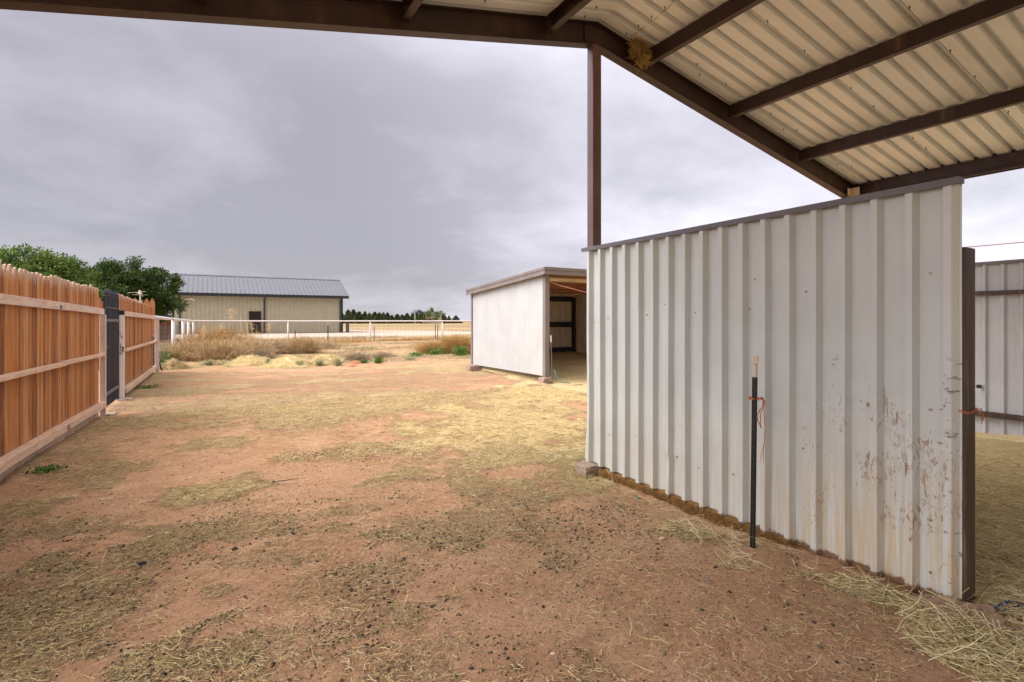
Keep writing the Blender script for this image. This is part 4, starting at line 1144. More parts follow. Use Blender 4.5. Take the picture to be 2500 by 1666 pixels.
m = MB().box(SX0-.02, SX1+.02, SY0-.03, SY1+.03, -.05, .055); sb(m, 'base_trim', M_TRIM)
# standing seam roof with thickness
x0, x1 = SX0-.35, SX1+.62
def rz(yy): return RDZ - (abs(yy-68)/(68-63.05))*(RDZ-4.30)
m = MB()
for (ya, yb) in ((63.05, 68), (72.95, 68)):
    m.hexa([(x0, ya, rz(ya)-.06), (x1, ya, rz(ya)-.06), (x1, yb, RDZ-.06), (x0, yb, RDZ-.06)], [(x0, ya, rz(ya)), (x1, ya, rz(ya)), (x1, yb, RDZ), (x0, yb, RDZ)])
xx = x0 + .2
while xx < x1:
    m.hexa([(xx, 63.05, 4.30), (xx+.05, 63.05, 4.30), (xx+.05, 68, RDZ), (xx, 68, RDZ)], [(xx, 63.05, 4.345), (xx+.05, 63.05, 4.345), (xx+.05, 68, RDZ+.045), (xx, 68, RDZ+.045)]); xx += .44
sb(m, 'roof', M_SHOPROOF)
m = MB().hexa([(x0-.01, 67.75, RDZ-.06), (x1+.01, 67.75, RDZ-.06), (x1+.01, 68.25, RDZ-.06), (x0-.01, 68.25, RDZ-.06)], [(x0-.01, 67.9, RDZ+.07), (x1+.01, 67.9, RDZ+.07), (x1+.01, 68.1, RDZ+.07), (x0-.01, 68.1, RDZ+.07)])
sb(m, 'ridge_cap', M_SHOPROOF)
m = MB().box(x0, x1, 62.93, 63.07, 3.98, 4.29).box(x0, x1, 63.075, 63.47, 4.06, 4.09); sb(m, 'gutter', M_BLACK)
m = MB().hexa([(x1+.004, 63.02, 4.10), (x1+.03, 63.02, 4.10), (x1+.03, 68, RDZ-.18), (x1+.004, 68, RDZ-.18)], [(x1+.004, 63.02, 4.34), (x1+.03, 63.02, 4.34), (x1+.03, 68, RDZ+.06), (x1+.004, 68, RDZ+.06)]); sb(m, 'rake_trim', M_SHOPROOF)
def downspout(xx, dx=.0):
    m = MB().tube([(xx+dx, 63.0, 4.08), (xx+dx*.6, 63.2, 3.85), (xx, 63.38, 3.7), (xx, 63.38, .05)], .075, 8); sb(m, 'downspout', M_BLACK)
downspout(5.65, .05); downspout(13.72, .25); downspout(-2.2, 0)
for xx in (SX0, SX1):
    sb(MB().box(xx-.14, xx+.03, 63.44, 63.47, .05, 4.06).box(xx-.03, xx+.04, 63.44, 63.6, .05, 4.06), 'corner_trim', M_BLACK)
d = sb(MB().box(4.17, 5.27, 63.415, 63.45, .1, 2.38), 'door', M_DOOR)
o = MB().box(4.27, 5.17, 63.40, 63.41, .25, 1.25).build('pane', M_GLASS, d)
o = MB().box(4.12, 4.168, 63.40, 63.46, .06, 2.43).box(5.272, 5.32, 63.40, 63.46, .06, 2.43).box(4.168, 5.272, 63.40, 63.46, 2.382, 2.43).build('frame', M_BLACK, d)
sb(MB().box(4.1, 5.35, 62.9, 63.40, 0, .10), 'doorstep', M_CONC)
sb(MB().tube([(-1.9, 63.40, 3.62), (-1.5, 63.2, 3.62), (-1.0, 62.9, 3.6), (-.95, 62.9, 3.4)], .05, 6), 'lamp_arm', M_BEIGEPIPE)
sb(MB().tube([(-.2, 68, RDZ), (-.2, 68, RDZ+.35)], .05, 6), 'roof_vent', M_BEIGEPIPE)
ub = empty('utility_box', (14.75, 64.2, 0), label='small grey utility box at the right corner of the shop', cat='box')
MB().box(-.16, .16, -.2, .2, 0, 1.1).build('cabinet', M_GREYBOX, ub, bevel=.02); MB().box(-.19, .19, -.23, .23, 1.101, 1.16).build('lid', M_GREYBOX, ub, bevel=.01)

# ------------------------------------------------------------------ loafing shed
ld = empty('livestock_shed', (6.7, 9.95, 0), label='white ribbed three sided livestock shed with taupe trim and open front', cat='shed')
def lb(m, name, mat, **kw):
    o = m.build(name, mat, ld, **kw); o.location = (-6.7, -9.95, 0); return o
LX0, LX1, LY0, LY1 = 6.70, 10.35, 9.95, 13.72
def lz(yy): return 2.52 - (yy-LY0)/(LY1-LY0)*.255      # top of the wall
def lr_(yy): return 2.585 - (yy-(LY0-.16))/(LY1+.14-(LY0-.16))*.305
pts = []
yy = LY0
while yy < LY1 - .07:
    pts += [(yy, 0), (yy+.028, 0), (yy+.034, -.008), (yy+.042, -.008), (yy+.048, 0)]; yy += .068
pts.append((LY1, 0))
def side(xp, s, mat, nm):
    m = MB()
    for yy, o_ in pts: m.v += [(xp+s*o_, yy, .15), (xp+s*o_, yy, lr_(yy)-.045)]
    for i in range(len(pts)-1): m.f.append((2*i, 2*i+2, 2*i+3, 2*i+1))
    lb(m, nm, mat)
side(LX0, 1, M_SHEDWALL, 'side_wall'); side(LX1, 1, M_SHEDIN, 'side_wall')
side(LX0+.015, 1, M_SHEDIN, 'side_lining')
m = MB(); pts2 = []
xx = LX0
while xx < LX1 - .2:
    pts2 += [(xx, 0), (xx+.12, 0), (xx+.135, -.02), (xx+.165, -.02), (xx+.18, 0)]; xx += .2
pts2.append((LX1, 0))
for xx, o_ in pts2: m.v += [(xx, LY1+o_, .32), (xx, LY1+o_, 2.255)]
for i in range(len(pts2)-1): m.f.append((2*i, 2*i+2, 2*i+3, 2*i+1))
lb(m, 'back_wall', M_SHEDIN)
for z0, z1 in ((2.02, 2.18), (1.21, 1.37), (.41, .57)):
    lb(MB().box(LX0+.1, LX1-.06, LY1-.085, LY1-.035, z0, z1), 'girt', M_BLACKGIRT)
lb(MB().box(LX1-.11, LX1-.02, LY1-.14, LY1-.04, 0, 2.15), 'inner_post', M_BLACKGIRT)
# corner posts / trim
lb(MB().box(LX0-.035, LX0+.085, LY0-.05, LY0+.06, .05, lz(LY0)-.03), 'corner_post', M_BROWNTRIM, bevel=.004)
lb(MB().box(LX0-.03, LX0+.03, LY1-.03, LY1+.05, .15, lz(LY1)-.03), 'corner_post', M_BROWNTRIM, bevel=.004)
lb(MB().box(LX1-.04, LX1+.05, LY0-.05, LY0+.06, 0, lz(LY0)-.03), 'corner_post', M_BROWNTRIM, bevel=.004)
# roof with fascia
y0, y1 = LY0-.16, LY1+.14
def lr(yy): return 2.585 - (yy-y0)/(y1-y0)*.305
m = MB().hexa([(LX0-.12, y0, lr(y0)-.03), (LX1+.12, y0, lr(y0)-.03), (LX1+.12, y1, lr(y1)-.03), (LX0-.12, y1, lr(y1)-.03)], [(LX0-.12, y0, lr(y0)), (LX1+.12, y0, lr(y0)), (LX1+.12, y1, lr(y1)), (LX0-.12, y1, lr(y1))])
lb(m, 'roof', M_RUSTROOF)
m = MB()
xa, xb = LX0-.135, LX0-.121
m.hexa([(xa, y0-.016, lr(y0)-.125), (xb, y0-.016, lr(y0)-.125), (xb, y1, lr(y1)-.125), (xa, y1, lr(y1)-.125)], [(xa, y0-.016, lr(y0)+.035), (xb, y0-.016, lr(y0)+.035), (xb, y1, lr(y1)+.035), (xa, y1, lr(y1)+.035)])
m.hexa([(xa-.014, y0-.03, lr(y0)-.02), (xa-.001, y0-.03, lr(y0)-.02), (xa-.001, y1, lr(y1)-.02), (xa-.014, y1, lr(y1)-.02)], [(xa-.014, y0-.03, lr(y0)+.04), (xa-.001, y0-.03, lr(y0)+.04), (xa-.001, y1, lr(y1)+.04), (xa-.014, y1, lr(y1)+.04)])
m.box(xb+.001, LX1+.13, y0-.016, y0-.002, lr(y0)-.125, lr(y0)+.035).box(xa-.012, LX1+.14, y0-.031, y0-.018, lr(y0)-.02, lr(y0)+.041)
m.hexa([(xb+.001, y0, lr(y0)+.03), (LX1+.12, y0, lr(y0)+.03), (LX1+.12, y1, lr(y1)+.03), (xb+.001, y1, lr(y1)+.03)], [(xb+.001, y0, lr(y0)+.033), (LX1+.12, y0, lr(y0)+.033), (LX1+.12, y1, lr(y1)+.033), (xb+.001, y1, lr(y1)+.033)])
lb(m, 'fascia', M_BROWNTRIM)
lb(MB().box(LX0+.09, LX1-.05, LY0-.04, LY0, 2.32, 2.40), 'header_beam', M_PLANK)
for yy in (10.9, 11.8, 12.7):
    lb(MB().box(LX0+.03, LX1-.03, yy-.02, yy+.02, lr(yy)-.14, lr(yy)-.032), 'ceiling_joist', M_RUSTROOF)
block('concrete_block', 6.55, 6.80, 9.80, 10.02, -.05, .13, M_CONC, 31, 'grey concrete block under the front corner of the shed', 'block', .02)
block('concrete_block', 6.42, 6.86, 13.3, 13.6, -.05, .16, M_CONC, 33, 'grey concrete block under the back corner of the shed', 'block', .02)
# pink rope in the shed mouth
pr = [(6.83, 9.93, 2.29)] + [(6.83 + t*2.6, 9.90, 2.29 - .62*t + .62*.45*t*t) for t in (.15, .3, .45, .6, .8, 1.)]
o = MB().tube(pr, .011, 6).build('rope', M_PINKROPE, smooth=True); tag(o, 'pink rope sagging across the open mouth of the shed', 'rope')
# step-in post and hose at the shed corner
sp_ = empty('step_in_post', (6.83, 9.86, 0), label='slim post with pale handle leaning at the front corner of the shed', cat='post')
MB().tube([(0, 0, -.03), (-.03, 0, .93)], .011, 8).build('shaft', M_TRIM, sp_); MB().tube([(-.03, 0, .93), (-.035, 0, 1.08)], .016, 8).build('handle', M_CAP, sp_)
o = MB().tube([(6.84, 9.80, .30), (6.88, 9.74, .12), (6.96, 9.64, .03), (7.1, 9.55, .015)], .009, 6).build('hose', M_TEAL, smooth=True); tag(o, 'short teal hose end lying at the front corner of the shed', 'hose')
# raised bedding inside
def bedding():
    xs = np.linspace(6.76, 10.3, 70); ys = np.linspace(9.3, 13.46, 80); X, Y = np.meshgrid(xs, ys)
    Z = .42*sstep(9.6, 13.3, Y)*sstep(6.6, 7.6, X + .4) + (fbm(X*2.2, Y*2.2, 4, 3)-.5)*.10*sstep(9.3, 10.2, Y) - .01
    Z = Z*sstep(6.70, 7.05, X) - .02*(1-sstep(6.7, 7.0, X)) + .012
    idx = np.arange(X.size).reshape(X.shape); F = np.stack([idx[:-1, :-1], idx[:-1, 1:], idx[1:, 1:], idx[1:, :-1]], -1).reshape(-1, 4)
    me = mesh_np('straw_bedding', np.stack([X, Y, Z], -1).reshape(-1, 3), F, {'straw': np.full(X.size, 1.), 'pellet': np.full(X.size, .5), 'far': np.ones(X.size)}, True)
    o = link('straw_bedding', me, M_GROUND); tag(o, 'yellow straw bedding sloping up inside the open shed', 'straw', kind='stuff')
bedding()

# ------------------------------------------------------------------ plants
def bush(name, loc, wd, h, n, mat, label, cat, seed, group=None, stem_r=.004, upright=.5, droop=.25, lenf=1., K=4, subs=2):
    rg = np.random.default_rng(seed)
    root = rg.normal(0, .16, (n, 3))*np.array([[wd, wd*.6, 0]]); root[:, 2] = -.02
    a = rg.uniform(0, 2*pi, n); el = rg.uniform(.15, 1.0, n)**upright
    d = np.stack([np.cos(a)*(1-el*.75), np.sin(a)*(1-el*.75), el*(.5+.5*h/wd*2)], 1)
    ln = np.minimum(wd*.62, h*1.05)*rg.uniform(.45, 1.05, n)*lenf
    V, F, T = strands(root, d, ln, stem_r, stem_r*.4, droop, K, 3, .35, rg)
    Vs, Fs, Ts = [V], [F], [T]
    # side twigs
    for s in range(subs):
        t = rg.uniform(.3, .95, n)[:, None]; dd = d/np.linalg.norm(d, axis=1, keepdims=True)
        b2 = root + dd*ln[:, None]*t; b2[:, 2] -= droop*ln*(t[:, 0]**2)
        d2 = dd + rg.normal(0, .7, (n, 3)); l2 = ln*rg.uniform(.12, .4, n)
        v, f, tt = strands(b2, d2, l2, stem_r*.7, stem_r*.3, droop, 3, 3, .4, rg)
        Fs.append(f + sum(len(q) for q in Vs)); Vs.append(v); Ts.append(tt)
    V = np.concatenate(Vs); V[:, 2] = np.maximum(V[:, 2], -.05)
    o = link(name, mesh_np(name, V, np.concatenate(Fs), {'tone': np.concatenate(Ts)}), mat)
    o.location = loc; tag(o, label, cat, group); return o
G = 'dry brush heaped in the fence corner'
bush('dry_bush', (-.45, 21.9, 0), 2.1, 1.0, 1500, M_DRYBUSH, 'tangled brown dry bush beside the second white fence post, leftmost of the heap', 'bush', 1, G, .0055)
bush('dry_bush', (.45, 21.3, 0), 2.2, 1.0, 1700, M_DRYBUSH, 'largest brown dry bush at the front of the brush heap', 'bush', 2, G, .0055)
bush('dry_bush', (1.35, 22.4, 0), 2.0, 1.05, 1300, M_DRYBUSH, 'brown dry bush under the tall dry stalks in the brush heap', 'bush', 3, G, .0055)
bush('dry_bush', (2.4, 24.3, 0), 2.2, .8, 1100, M_GREYBUSH, 'low grey brown bush in the middle of the brush heap', 'bush', 4, G, .006)
bush('dry_bush', (3.6, 24.2, 0), 2.0, .98, 1500, M_DRYBUSH, 'rightmost brown dry bush of the heap below the white fence post', 'bush', 5, G, .006)
bush('dry_bush', (.55, 26.0, 0), 3.4, 1.5, 1500, M_GOLDGRASS, 'pale golden weeds standing behind the brush heap', 'bush', 6, G, .0055, .35)
bush('dry_bush', (2.6, 28.5, 0), 2.8, .75, 800, M_DRYBUSH, 'pale dry weeds behind the middle of the brush heap, under the rail', 'bush', 7, G, .006, .4)
bush('dry_bush', (.0, 22.6, 0), 1.5, 1.25, 700, M_GOLDGRASS, 'pale feathery dry weed rising out of the left of the brush heap', 'bush', 28, G, .005, .3)
bush('dry_bush', (1.0, 22.9, 0), 1.3, 1.35, 600, M_GREYBUSH, 'taller greyish dry bush behind the largest one in the heap', 'bush', 29, G, .006, .35)
bush('dry_bush', (1.75, 21.2, 0), 1.1, .55, 600, M_GREYBUSH, 'low grey tangle of twigs in front of the stalks in the brush heap', 'bush', 30, G, .006, .6)
bush('dry_bush', (4.9, 27.5, 0), 2.4, .62, 1000, M_GREYBUSH, 'sparse grey weeds right of the brush heap', 'bush', 8, G, .006, .5)
bush('dry_bush', (4.75, 19.2, 0), 1.2, .42, 800, M_GREYBUSH, 'small pale dry bush behind the red dirt mound', 'bush', 9, None, .004, .5)
bush('dry_bush', (5.9, 20.0, 0), 1.3, .36, 600, M_GREYBUSH, 'thin dry bush in the weedy ground before the pipe fence', 'bush', 19, None, .004, .5)
bush('golden_grass', (9.3, 20.6, 0), 1.7, 1.02, 1700, M_GOLDGRASS, 'tall golden grass clump against the back corner of the shed', 'grass', 10, None, .005, .3)
bush('golden_grass', (8.4, 21.2, 0), 1.5, .72, 1000, M_GOLDGRASS, 'lower golden grass clump left of the shed corner', 'grass', 11, None, .005, .35)
bush('golden_grass', (9.8, 21.8, 0), 1.6, .95, 1200, M_GOLDGRASS, 'golden grass clump partly hidden behind the white shed', 'grass', 12, None, .005, .3)
# tall dead stalks
def stalk(loc, h, lean, seed, label, plume=True):
    rg = np.random.default_rng(seed)
    V, F, T = strands(np.array([[0, 0, -.05]]), np.array([[lean, 0, 1.]]), np.array([h]), .016, .007, .0, 6, 4, .06, rg)
    if plume:
        n = 70; dz = rg.uniform(.72, 1.0, n)*h
        b = np.stack([lean*dz, 0*dz, dz], 1); d = np.stack([rg.normal(0, 1, n)+.3, rg.normal(0, .8, n), rg.normal(.15, .5, n)], 1)
        v, f, t = strands(b, d, rg.uniform(.12, .34, n)*(h/1.9), .004, .0015, .25, 4, 3, .3, rg)
        F = np.concatenate([F, f+len(V)]); V = np.concatenate([V, v]); T = np.concatenate([T, t])
    o = link('dry_stalk', mesh_np('dry_stalk', V, F, {'tone': .55+.45*T}), M_DRYBUSH); o.location = loc; tag(o, label, 'dry weed', 'tall dead stalks in the brush heap')
stalk((.80, 26.8, 0), 1.98, .12, 1, 'tallest dead weed stalk with drooping plume above the rail')
stalk((.35, 26.5, 0), 1.3, .22, 2, 'short leaning dead stalk left of the tallest plume')
stalk((1.54, 26.5, 0), 1.62, -.10, 3, 'bare dead stalk left of the shop door, leaning left', False)
stalk((1.70, 26.4, 0), 1.5, -.04, 4, 'upright bare dead stalk nearest the shop door', False)
stalk((2.25, 28.5, 0), 1.35, -.26, 5, 'dead stalk crossing in front of the shop door', True)
stalk((2.75, 29.5, 0), 1.3, .08, 6, 'feathery dead weed right of the shop door', True)
stalk((-.1, 25.0, 0), 1.25, .05, 7, 'feathery dead weed beside the corner of the pipe fence', True)
# heaps of pale straw
def heap(name, loc, sx, sy, h, n, mat, seed, label, cat='straw heap', core=None, group=None):
    rg = np.random.default_rng(seed)
    e = empty(name, loc, 0, label=label, cat=cat, group=group)
    a = rg.uniform(0, 2*pi, n); r = rg.random(n)**.5
    x = np.cos(a)*r*sx; y = np.sin(a)*r*sy; z = h*np.clip(1-r*r, 0, 1)*(.75+.5*vnoise(x*4+seed, y*4, seed)) + .012
    d = np.stack([rg.normal(0, 1, n), rg.normal(0, 1, n), rg.normal(.1, .35, n)], 1)
    ln = rg.uniform(.08, .28, n); dd = d/np.linalg.norm(d, axis=1, keepdims=True)
    V, F, T = strands(np.stack([x, y, z], 1) - dd*ln[:, None]*.5, d, ln, .0035, .002, .1, 3, 3, .4, rg)
    V[:, 2] = np.maximum(V[:, 2], .0)
    link('straw', mesh_np('straw', V, F, {'tone': T}), mat, e)
    q = 24; vs = []; 
    for i in range(9):
        for j in range(q):
            rr_ = i/8; aa = 2*pi*j/q
            xx, yy = cos(aa)*rr_*sx*.95, sin(aa)*rr_*sy*.95
            vs.append((xx, yy, (h*(1-rr_*rr_)*(.75+.5*float(vnoise(np.array(xx*4+seed), np.array(yy*4), seed))) - .03*rr_)))
    idx = np.arange(9*q).reshape(9, q)
    F = np.stack([idx[:-1], np.roll(idx[:-1], -1, 1), np.roll(idx[1:], -1, 1), idx[1:]], -1).reshape(-1, 4)
    link('heap_core', mesh_np('heap_core', np.array(vs), F, {'tone': vnoise(np.array(vs)[:, 0]*9, np.array(vs)[:, 1]*9, 2)}, True), core or mat, e)
    return e
HG = 'pale straw heaps in front of the brush'
heap('straw_heap', (1.25, 18.6, 0), .72, .5, .30, 1500, M_PALESTRAW, 1, 'pale straw heap in front of the largest dry bush, left end of the row', group=HG)
heap('straw_heap', (2.35, 17.9, 0), .75, .5, .26, 1500, M_PALESTRAW, 2, 'long low pale straw heap in the middle of the row', group=HG)
heap('straw_heap', (3.4, 17.8, 0), .5, .4, .31, 1100, M_PALESTRAW, 3, 'small round pale straw heap at the right end of the row', group=HG)
heap('straw_heap', (1.9, 17.0, 0), .8, .3, .07, 900, M_PALESTRAW, 4, 'thin pale straw spread in front of the straw heaps', group=HG)
heap('straw_heap', (-.45, 18.3, 0), .28, .25, .10, 350, M_PALESTRAW, 5, 'little straw heap near the last picket fence post', group=HG)
heap('brush_pile', (-.80, 18.1, 0), .42, .35, .25, 700, M_OLDSTRAW, 6, 'dark brown pile of rotten brush beside the last picket fence post', 'brush pile')
heap('brush_pile', (.35, 19.3, 0), .6, .35, .14, 700, M_OLDSTRAW, 7, 'low brown trash pile in front of the dry bushes', 'brush pile')
heap('dirt_mound', (4.25, 17.3, 0), .27, .22, .10, 10, M_REDDIRT, 8, 'larger red burrow mound of bare dirt in the weeds', 'dirt mound', M_REDDIRT)
heap('dirt_mound', (3.9, 16.3, 0), .22, .17, .065, 10, M_REDDIRT, 9, 'smaller red burrow mound nearer the yard', 'dirt mound', M_REDDIRT)
# green weeds
def weed(loc, wd, h, n, mat, seed, label, lw=.035):
    rg = np.random.default_rng(seed); n = int(n*.6) if mat is M_SAGEWEED else n
    c = np.stack([rg.normal(0, wd*.24, n), rg.normal(0, wd*.2, n), rg.random(n)*h*.9], 1)
    d = rg.normal(0, 1, (n, 3)); d[:, 2] = np.abs(d[:, 2]); d /= np.linalg.norm(d, axis=1, keepdims=True)
    u = np.cross(d, rg.normal(0, 1, (n, 3))); u /= np.linalg.norm(u, axis=1, keepdims=True)
    L_ = rg.uniform(.6, 1.4, n)[:, None]*lw*1.8; W_ = L_*.4
    V = np.stack([c, c+d*L_*.5+u*W_*.5, c+d*L_, c+d*L_*.5-u*W_*.5], 1).reshape(-1, 3)
    F = np.arange(n*4).reshape(n, 4)
    T = np.repeat(rg.random(n), 4)
    k = rg.choice(n, min(n, 90), replace=False); b0 = np.stack([c[k, 0]*.12, c[k, 1]*.12, np.full(len(k), -.02)], 1); dv = c[k] - b0
    v2, f2, t2 = strands(b0, dv, np.linalg.norm(dv, axis=1), lw*.10, lw*.05, 0, 3, 3, .15, rg)
    F = np.concatenate([F, f2 + len(V)]); V = np.concatenate([V, v2]); T = np.concatenate([T, t2])
    o = link('weed_plant', mesh_np('weed_plant', V, F, {'tone': T}), mat); o.location = loc; tag(o, label, 'weed'); return o
weed((4.96, 17.2, 0), .30, .22, 350, M_GREENWEED, 1, 'bright green weed beside the red burrow mounds')
weed((4.55, 17.5, 0), .26, .09, 200, M_GREENWEED, 2, 'low lime green weed right behind the larger red mound')
weed((8.87, 19.3, 0), .7, .42, 900, M_GREENWEED, 3, 'big dark green weed at the back corner of the shed')
weed((8.3, 20.4, 0), .8, .26, 700, M_GREENWEED, 4, 'yellow green weed left of the shed corner')
weed((7.2, 19.8, 0), .6, .14, 350, M_GREENWEED, 5, 'low green weed patch in the middle of the weedy ground')
weed((6.45, 18.3, 0), .5, .12, 260, M_SAGEWEED, 6, 'flat sage green weed before the weedy ground')
weed((1.74, 18.0, 0), .24, .20, 240, M_SAGEWEED, 7, 'sage green weed between two straw heaps')
weed((3.12, 17.35, 0), .30, .20, 300, M_SAGEWEED, 8, 'sage green weed left of the round straw heap')
weed((3.62, 17.0, 0), .34, .24, 320, M_SAGEWEED, 9, 'sage green weed in front of the round straw heap')
weed((2.55, 17.3, 0), .30, .16, 240, M_SAGEWEED, 10, 'sage green weed in front of the long straw heap')
weed((.1, 19.0, 0), .34, .17, 300, M_SAGEWEED, 11, 'sage weed in front of the leftmost dry bush')
weed((.65, 18.9, 0), .36, .16, 300, M_SAGEWEED, 12, 'sage weed in front of the largest dry bush')
weed((-1.27, 6.40, 0), .22, .05, 220, M_GREENWEED, 13, 'green grass tuft under the blue grey shingle', .02)
weed((-1.05, 13.4, 0), .6, .05, 250, M_GREENWEED, 14, 'thin green sprouts along the foot of the farther picket fence', .02)
weed((-1.02, 18.4, 0), .3, .22, 240, M_GREENWEED, 15, 'green weed behind the last picket fence post')
weed((-1.2, 21.2, 0), .7, .4, 500, M_GREENWEED, 16, 'green weeds behind the wire mesh at the fence end')

# low weedy ground cover in the strip before the pipe fence, and at the fence foot
def cover(name, label, n, x0, x1, y0, y1, f, hmin, hmax, r, mat, seed):
    x, y, rg = scatter(n, x0, x1, y0, y1, f, seed)
    n = len(x)
    d = np.stack([rg.normal(0, .55, n), rg.normal(0, .55, n), rg.uniform(.5, 1.1, n)], 1)
    V, F, T = strands(np.stack([x, y, gz(x, y)-.01], 1), d, rg.uniform(hmin, hmax, n), r, r*.35, .35, 3, 3, .3, rg)
    o = link(name, mesh_np(name, V, F, {'tone': T}), mat); tag(o, label, 'weeds', kind='stuff')
notshed = lambda x, y: ~((x > 6.5) & (x < 10.6) & (y < 14))
cl = lambda x, y, sc, s, a, b: sstep(a, b, fbm(x*sc, y*sc, 4, s))
cover('dry_weeds', 'thin dry weeds covering the ground before the pipe fence', 26000, -1, 16, 17.5, 36, lambda x, y: cl(x, y, .55, 70, .44, .62)*sstep(17, 20, y), .06, .24, .0045, M_GREYBUSH, 301)
cover('dry_weeds', 'straw coloured grass clumps in the weedy ground', 14000, -1, 16, 17.5, 36, lambda x, y: cl(x, y, .8, 73, .52, .64)*sstep(17, 21, y), .10, .34, .0045, M_DRYBUSH, 302)
cover('green_weeds', 'sparse green weeds in the weedy ground', 22000, 1, 13, 17.5, 33, lambda x, y: cl(x, y, .6, 76, .47, .60), .05, .16, .008, M_SAGEWEED, 303)
cover('golden_weeds', 'golden dry grass strip along the foot of the pipe fence', 15000, -.5, 22, 33.0, 37.5, lambda x, y: cl(x, y, .5, 79, .36, .56)*np.exp(-((y-35.3)/1.3)**2), .15, .55, .008, M_GOLDGRASS, 304)
cover('dry_weeds', 'grey brush along the gravel edge beyond the pipe fence', 9000, -2, 24, 36, 45, lambda x, y: cl(x, y, .45, 82, .48, .62), .12, .45, .009, M_GREYBUSH, 305)
cover('roadside_weeds', 'greenish weeds behind the picket fence end', 6000, -3.5, -1.3, 19.5, 36, lambda x, y: .7+0*x, .08, .3, .006, M_SAGEWEED, 306)

# ------------------------------------------------------------------ trees
def limbs(m, base, h, spread, seed, r0):
    rr = random.Random(seed); tips = []
    for k in range(7):
        a = 2*pi*k/7 + rr.uniform(-.4, .4); z0 = h*rr.uniform(.22, .38)
        p0 = (rr.uniform(-.05, .05), rr.uniform(-.05, .05), z0)
        p1 = (cos(a)*spread*.35, sin(a)*spread*.35, z0 + h*.2); p2 = (cos(a)*spread*rr.uniform(.6, .85), sin(a)*spread*rr.uniform(.6, .85), z0 + h*rr.uniform(.3, .5))
        m.tube([p0, p1, p2], [r0*.5, r0*.32, r0*.12], 6)
        for j in range(2):
            b = a + rr.uniform(-.9, .9); q = (p1[0]+cos(b)*spread*.35, p1[1]+sin(b)*spread*.35, p1[2]+h*rr.uniform(.05, .3))
            m.tube([p1, q], [r0*.25, r0*.08], 5)
def tree(loc, h, wd, seed, leaf, nclump, nleaf, lsz, label, zlow=.28, group=None, shape=1.):
    rg = np.random.default_rng(seed)
    t = empty('broadleaf_tree', loc, 0, label=label, cat='tree', group=group)
    m = MB().tube([(0, 0, -.1), (.04, 0, h*.15), (-.03, .03, h*.34), (.02, 0, h*.7)], [h*.028, h*.022, h*.017, h*.006], 8)
    limbs(m, None, h, wd*.5, seed, h*.022); m.build('trunk', M_BARK, t, smooth=True)
    # clump centres fill an uneven crown
    a = rg.uniform(0, 2*pi, nclump); u = rg.uniform(-1, 1, nclump); r = rg.uniform(.35, 1, nclump)**.6
    cz = h*(zlow + (1-zlow)*.5) + u*r*h*(1-zlow)*.5*.92
    rad = np.sqrt(np.clip(1-(u*r)**2, 0, 1))*r
    lob = 1 + .22*np.sin(a*3+seed) + .14*np.sin(a*5+seed*2)
    c = np.stack([np.cos(a)*rad*wd*.5*lob, np.sin(a)*rad*wd*.5*lob, cz], 1)
    cs = rg.uniform(.05, .11, nclump)*wd
    k = rg.integers(0, nclump, nleaf)
    off = rg.normal(0, 1, (nleaf, 3)); off /= np.linalg.norm(off, axis=1, keepdims=True)
    off *= (rg.random(nleaf)**.45)[:, None]
    p = c[k] + off*cs[k][:, None]*np.array([[1, 1, .75]])
    d = off + rg.normal(0, .6, (nleaf, 3)); d[:, 2] -= .25; d /= np.linalg.norm(d, axis=1, keepdims=True)
    u_ = np.cross(d, rg.normal(0, 1, (nleaf, 3))); u_ /= np.linalg.norm(u_, axis=1, keepdims=True)
    L_ = (lsz*rg.uniform(.6, 1.4, nleaf))[:, None]; W_ = L_*.5
    V = np.stack([p, p+d*L_*.5+u_*W_*.5, p+d*L_, p+d*L_*.5-u_*W_*.5], 1).reshape(-1, 3)
    tone = np.clip(.25*rg.random(nclump)[k] + .2 + .5*rg.random(nleaf), 0, 1)
    link('crown', mesh_np('crown', V, np.arange(nleaf*4).reshape(nleaf, 4), {'tone': np.repeat(tone, 4)}), leaf, t)
    return t
TG = 'leafy trees behind the wooden fence'
tree((-8.3, 38.5, 0), 5.45, 6.6, 5, M_LEAFA, 240, 66000, .15, 'bright green leafy tree at the far left behind the picket fence', .12, TG)
tree((-4.55, 43.5, 0), 5.75, 5.4, 8, M_LEAFB, 230, 62000, .15, 'dark green leafy tree standing just left of the shop', .10, TG)
tree((-6.4, 47, 0), 4.9, 4.6, 12, M_LEAFA, 110, 20000, .16, 'smaller yellow green tree filling the gap between the two larger trees', .1, TG)
tree((-12.6, 41, 0), 5.0, 4.6, 15, M_LEAFA, 60, 13000, .16, 'leafy tree outermost on the left beyond the picket fence', .12, TG)

# cedars along the far side of the field
def cedar_mesh(seed):
    rg = np.random.default_rng(seed); n = 2600
    z = rg.random(n)**1.15; ang = rg.uniform(0, 2*pi, n)
    lobes = 1 + .30*np.sin(ang*4+z*13+seed) + .22*np.sin(ang*2+z*24)
    rad = (1-z)**.85*.40*lobes*rg.uniform(.55, 1.05, n) + .01
    p = np.stack([np.cos(ang)*rad, np.sin(ang)*rad, .04+z*.96], 1)
    d = np.stack([np.cos(ang), np.sin(ang), rg.uniform(.2, 1.4, n)], 1); d /= np.linalg.norm(d, axis=1, keepdims=True)
    u = np.cross(d, rg.normal(0, 1, (n, 3))); u /= np.linalg.norm(u, axis=1, keepdims=True)
    L_ = (.085*rg.uniform(.6, 1.4, n)*(1-.5*z))[:, None]
    V = np.stack([p-d*L_*.4, p+u*L_*.35, p+d*L_, p-u*L_*.35], 1).reshape(-1, 3)
    return mesh_np('crown', V, np.arange(n*4).reshape(n, 4), {'tone': np.repeat(rg.random(n), 4)})
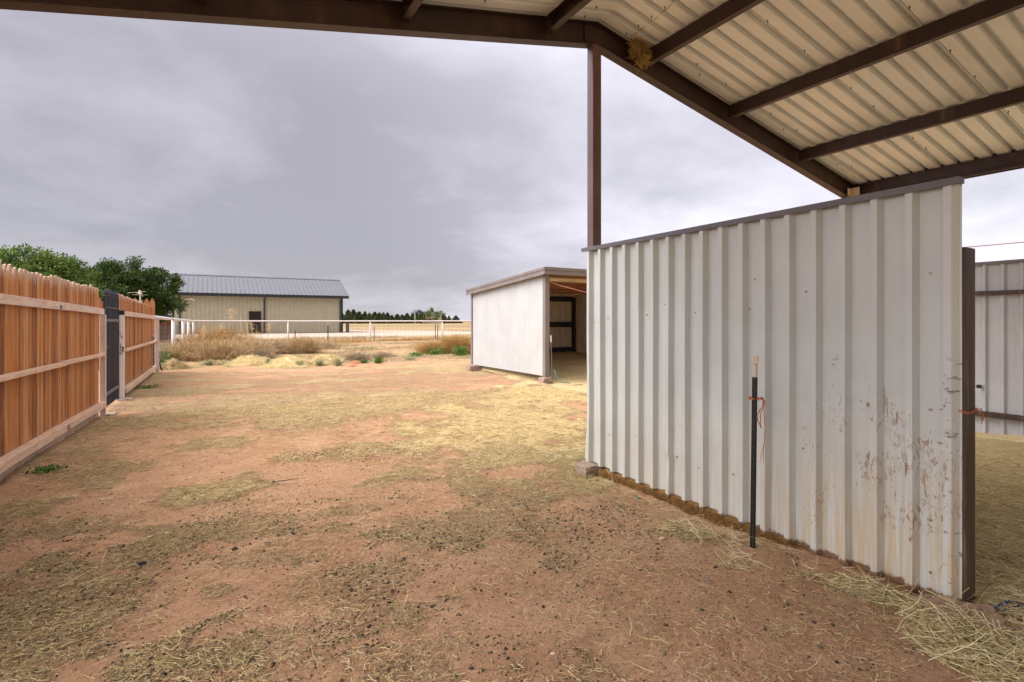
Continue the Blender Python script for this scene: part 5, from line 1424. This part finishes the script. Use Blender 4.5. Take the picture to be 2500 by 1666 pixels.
CM = [cedar_mesh(s) for s in (1, 2, 3, 4)]
for me in CM: me.materials.append(M_CEDARLEAF)
tm = MB().tube([(0, 0, 0), (0, 0, .5)], [.03, .012], 6)
rc = random.Random(3)
cd = [(820, 6.8), (836, 7.0), (850, 7.6), (863, 8.5), (877, 7.4), (891, 7.2), (902, 6.2), (915, 7.0), (926, 6.9), (936, 7.6), (946, 6.9), (957, 5.6), (970, 5.9), (982, 5.6), (994, 6.2), (1008, 6.6), (1018, 6.2), (1064, 4.6), (1082, 5.8), (1096, 5.0), (1113, 5.4)]
tr_me = None
for i, (p, h) in enumerate(cd):
    Y = 232 + rc.uniform(-6, 8)
    X = Y*math.tan(math.atan((p-1250)/1282.) + R(HEAD))
    e = empty('cedar_tree', (X, Y, 0), label='dark green cedar in the windbreak row beyond the field', cat='tree', group='cedar windbreak beyond the field')
    if tr_me is None:
        t0 = tm.build('trunk', M_BARK, e); tr_me = t0.data
    else: t0 = link('trunk', tr_me, None, e)
    c0 = link('crown', CM[i % 4], None, e)
    h *= .74; wsc = h*rc.uniform(1.0, 1.6); e.scale = (1, 1, rc.uniform(.88, 1.08))
    for q in (t0, c0): q.scale = (wsc, wsc, h)
    e.rotation_euler = (0, 0, rc.uniform(0, 6))
tree((85.5, 225, 0), 5.6, 7, 31, M_LEAFA, 40, 2600, .55, 'light green round tree beside the far pale house', .05)
tree((90.5, 226, 0), 7.4, 8, 33, M_LEAFA, 40, 2600, .55, 'taller pale green tree behind the far pale house', .05)
# far house
fh = empty('farm_house', (84, 240, 0), label='far pale house with dark roof among the windbreak trees', cat='house')
MB().box(2, 9.5, -16.4, -8, 0, 4.0).build('wall', M_PALEHOUSE, fh)
MB().prism([(-16.8, 4.01), (-12.2, 5.6), (-7.6, 4.01)], 'x', 1.6, 9.9).build('roof', MATS['dark_slate_roof'], fh)
MB().prism([(-4.2, 4.6), (-1.6, 6.3), (1.0, 4.6)], 'y', -18, -12).build('gable_roof', M_DARKROOF, fh)
for xx in (-3.6, .4):
    MB().box(xx-.12, xx+.12, -17.6, -17.36, 0, 4.6).build('porch_post', M_PALEHOUSE, fh)
MB().box(3.5, 4.6, -16.44, -16.41, .9, 2.2).build('window', M_GLASS, fh)
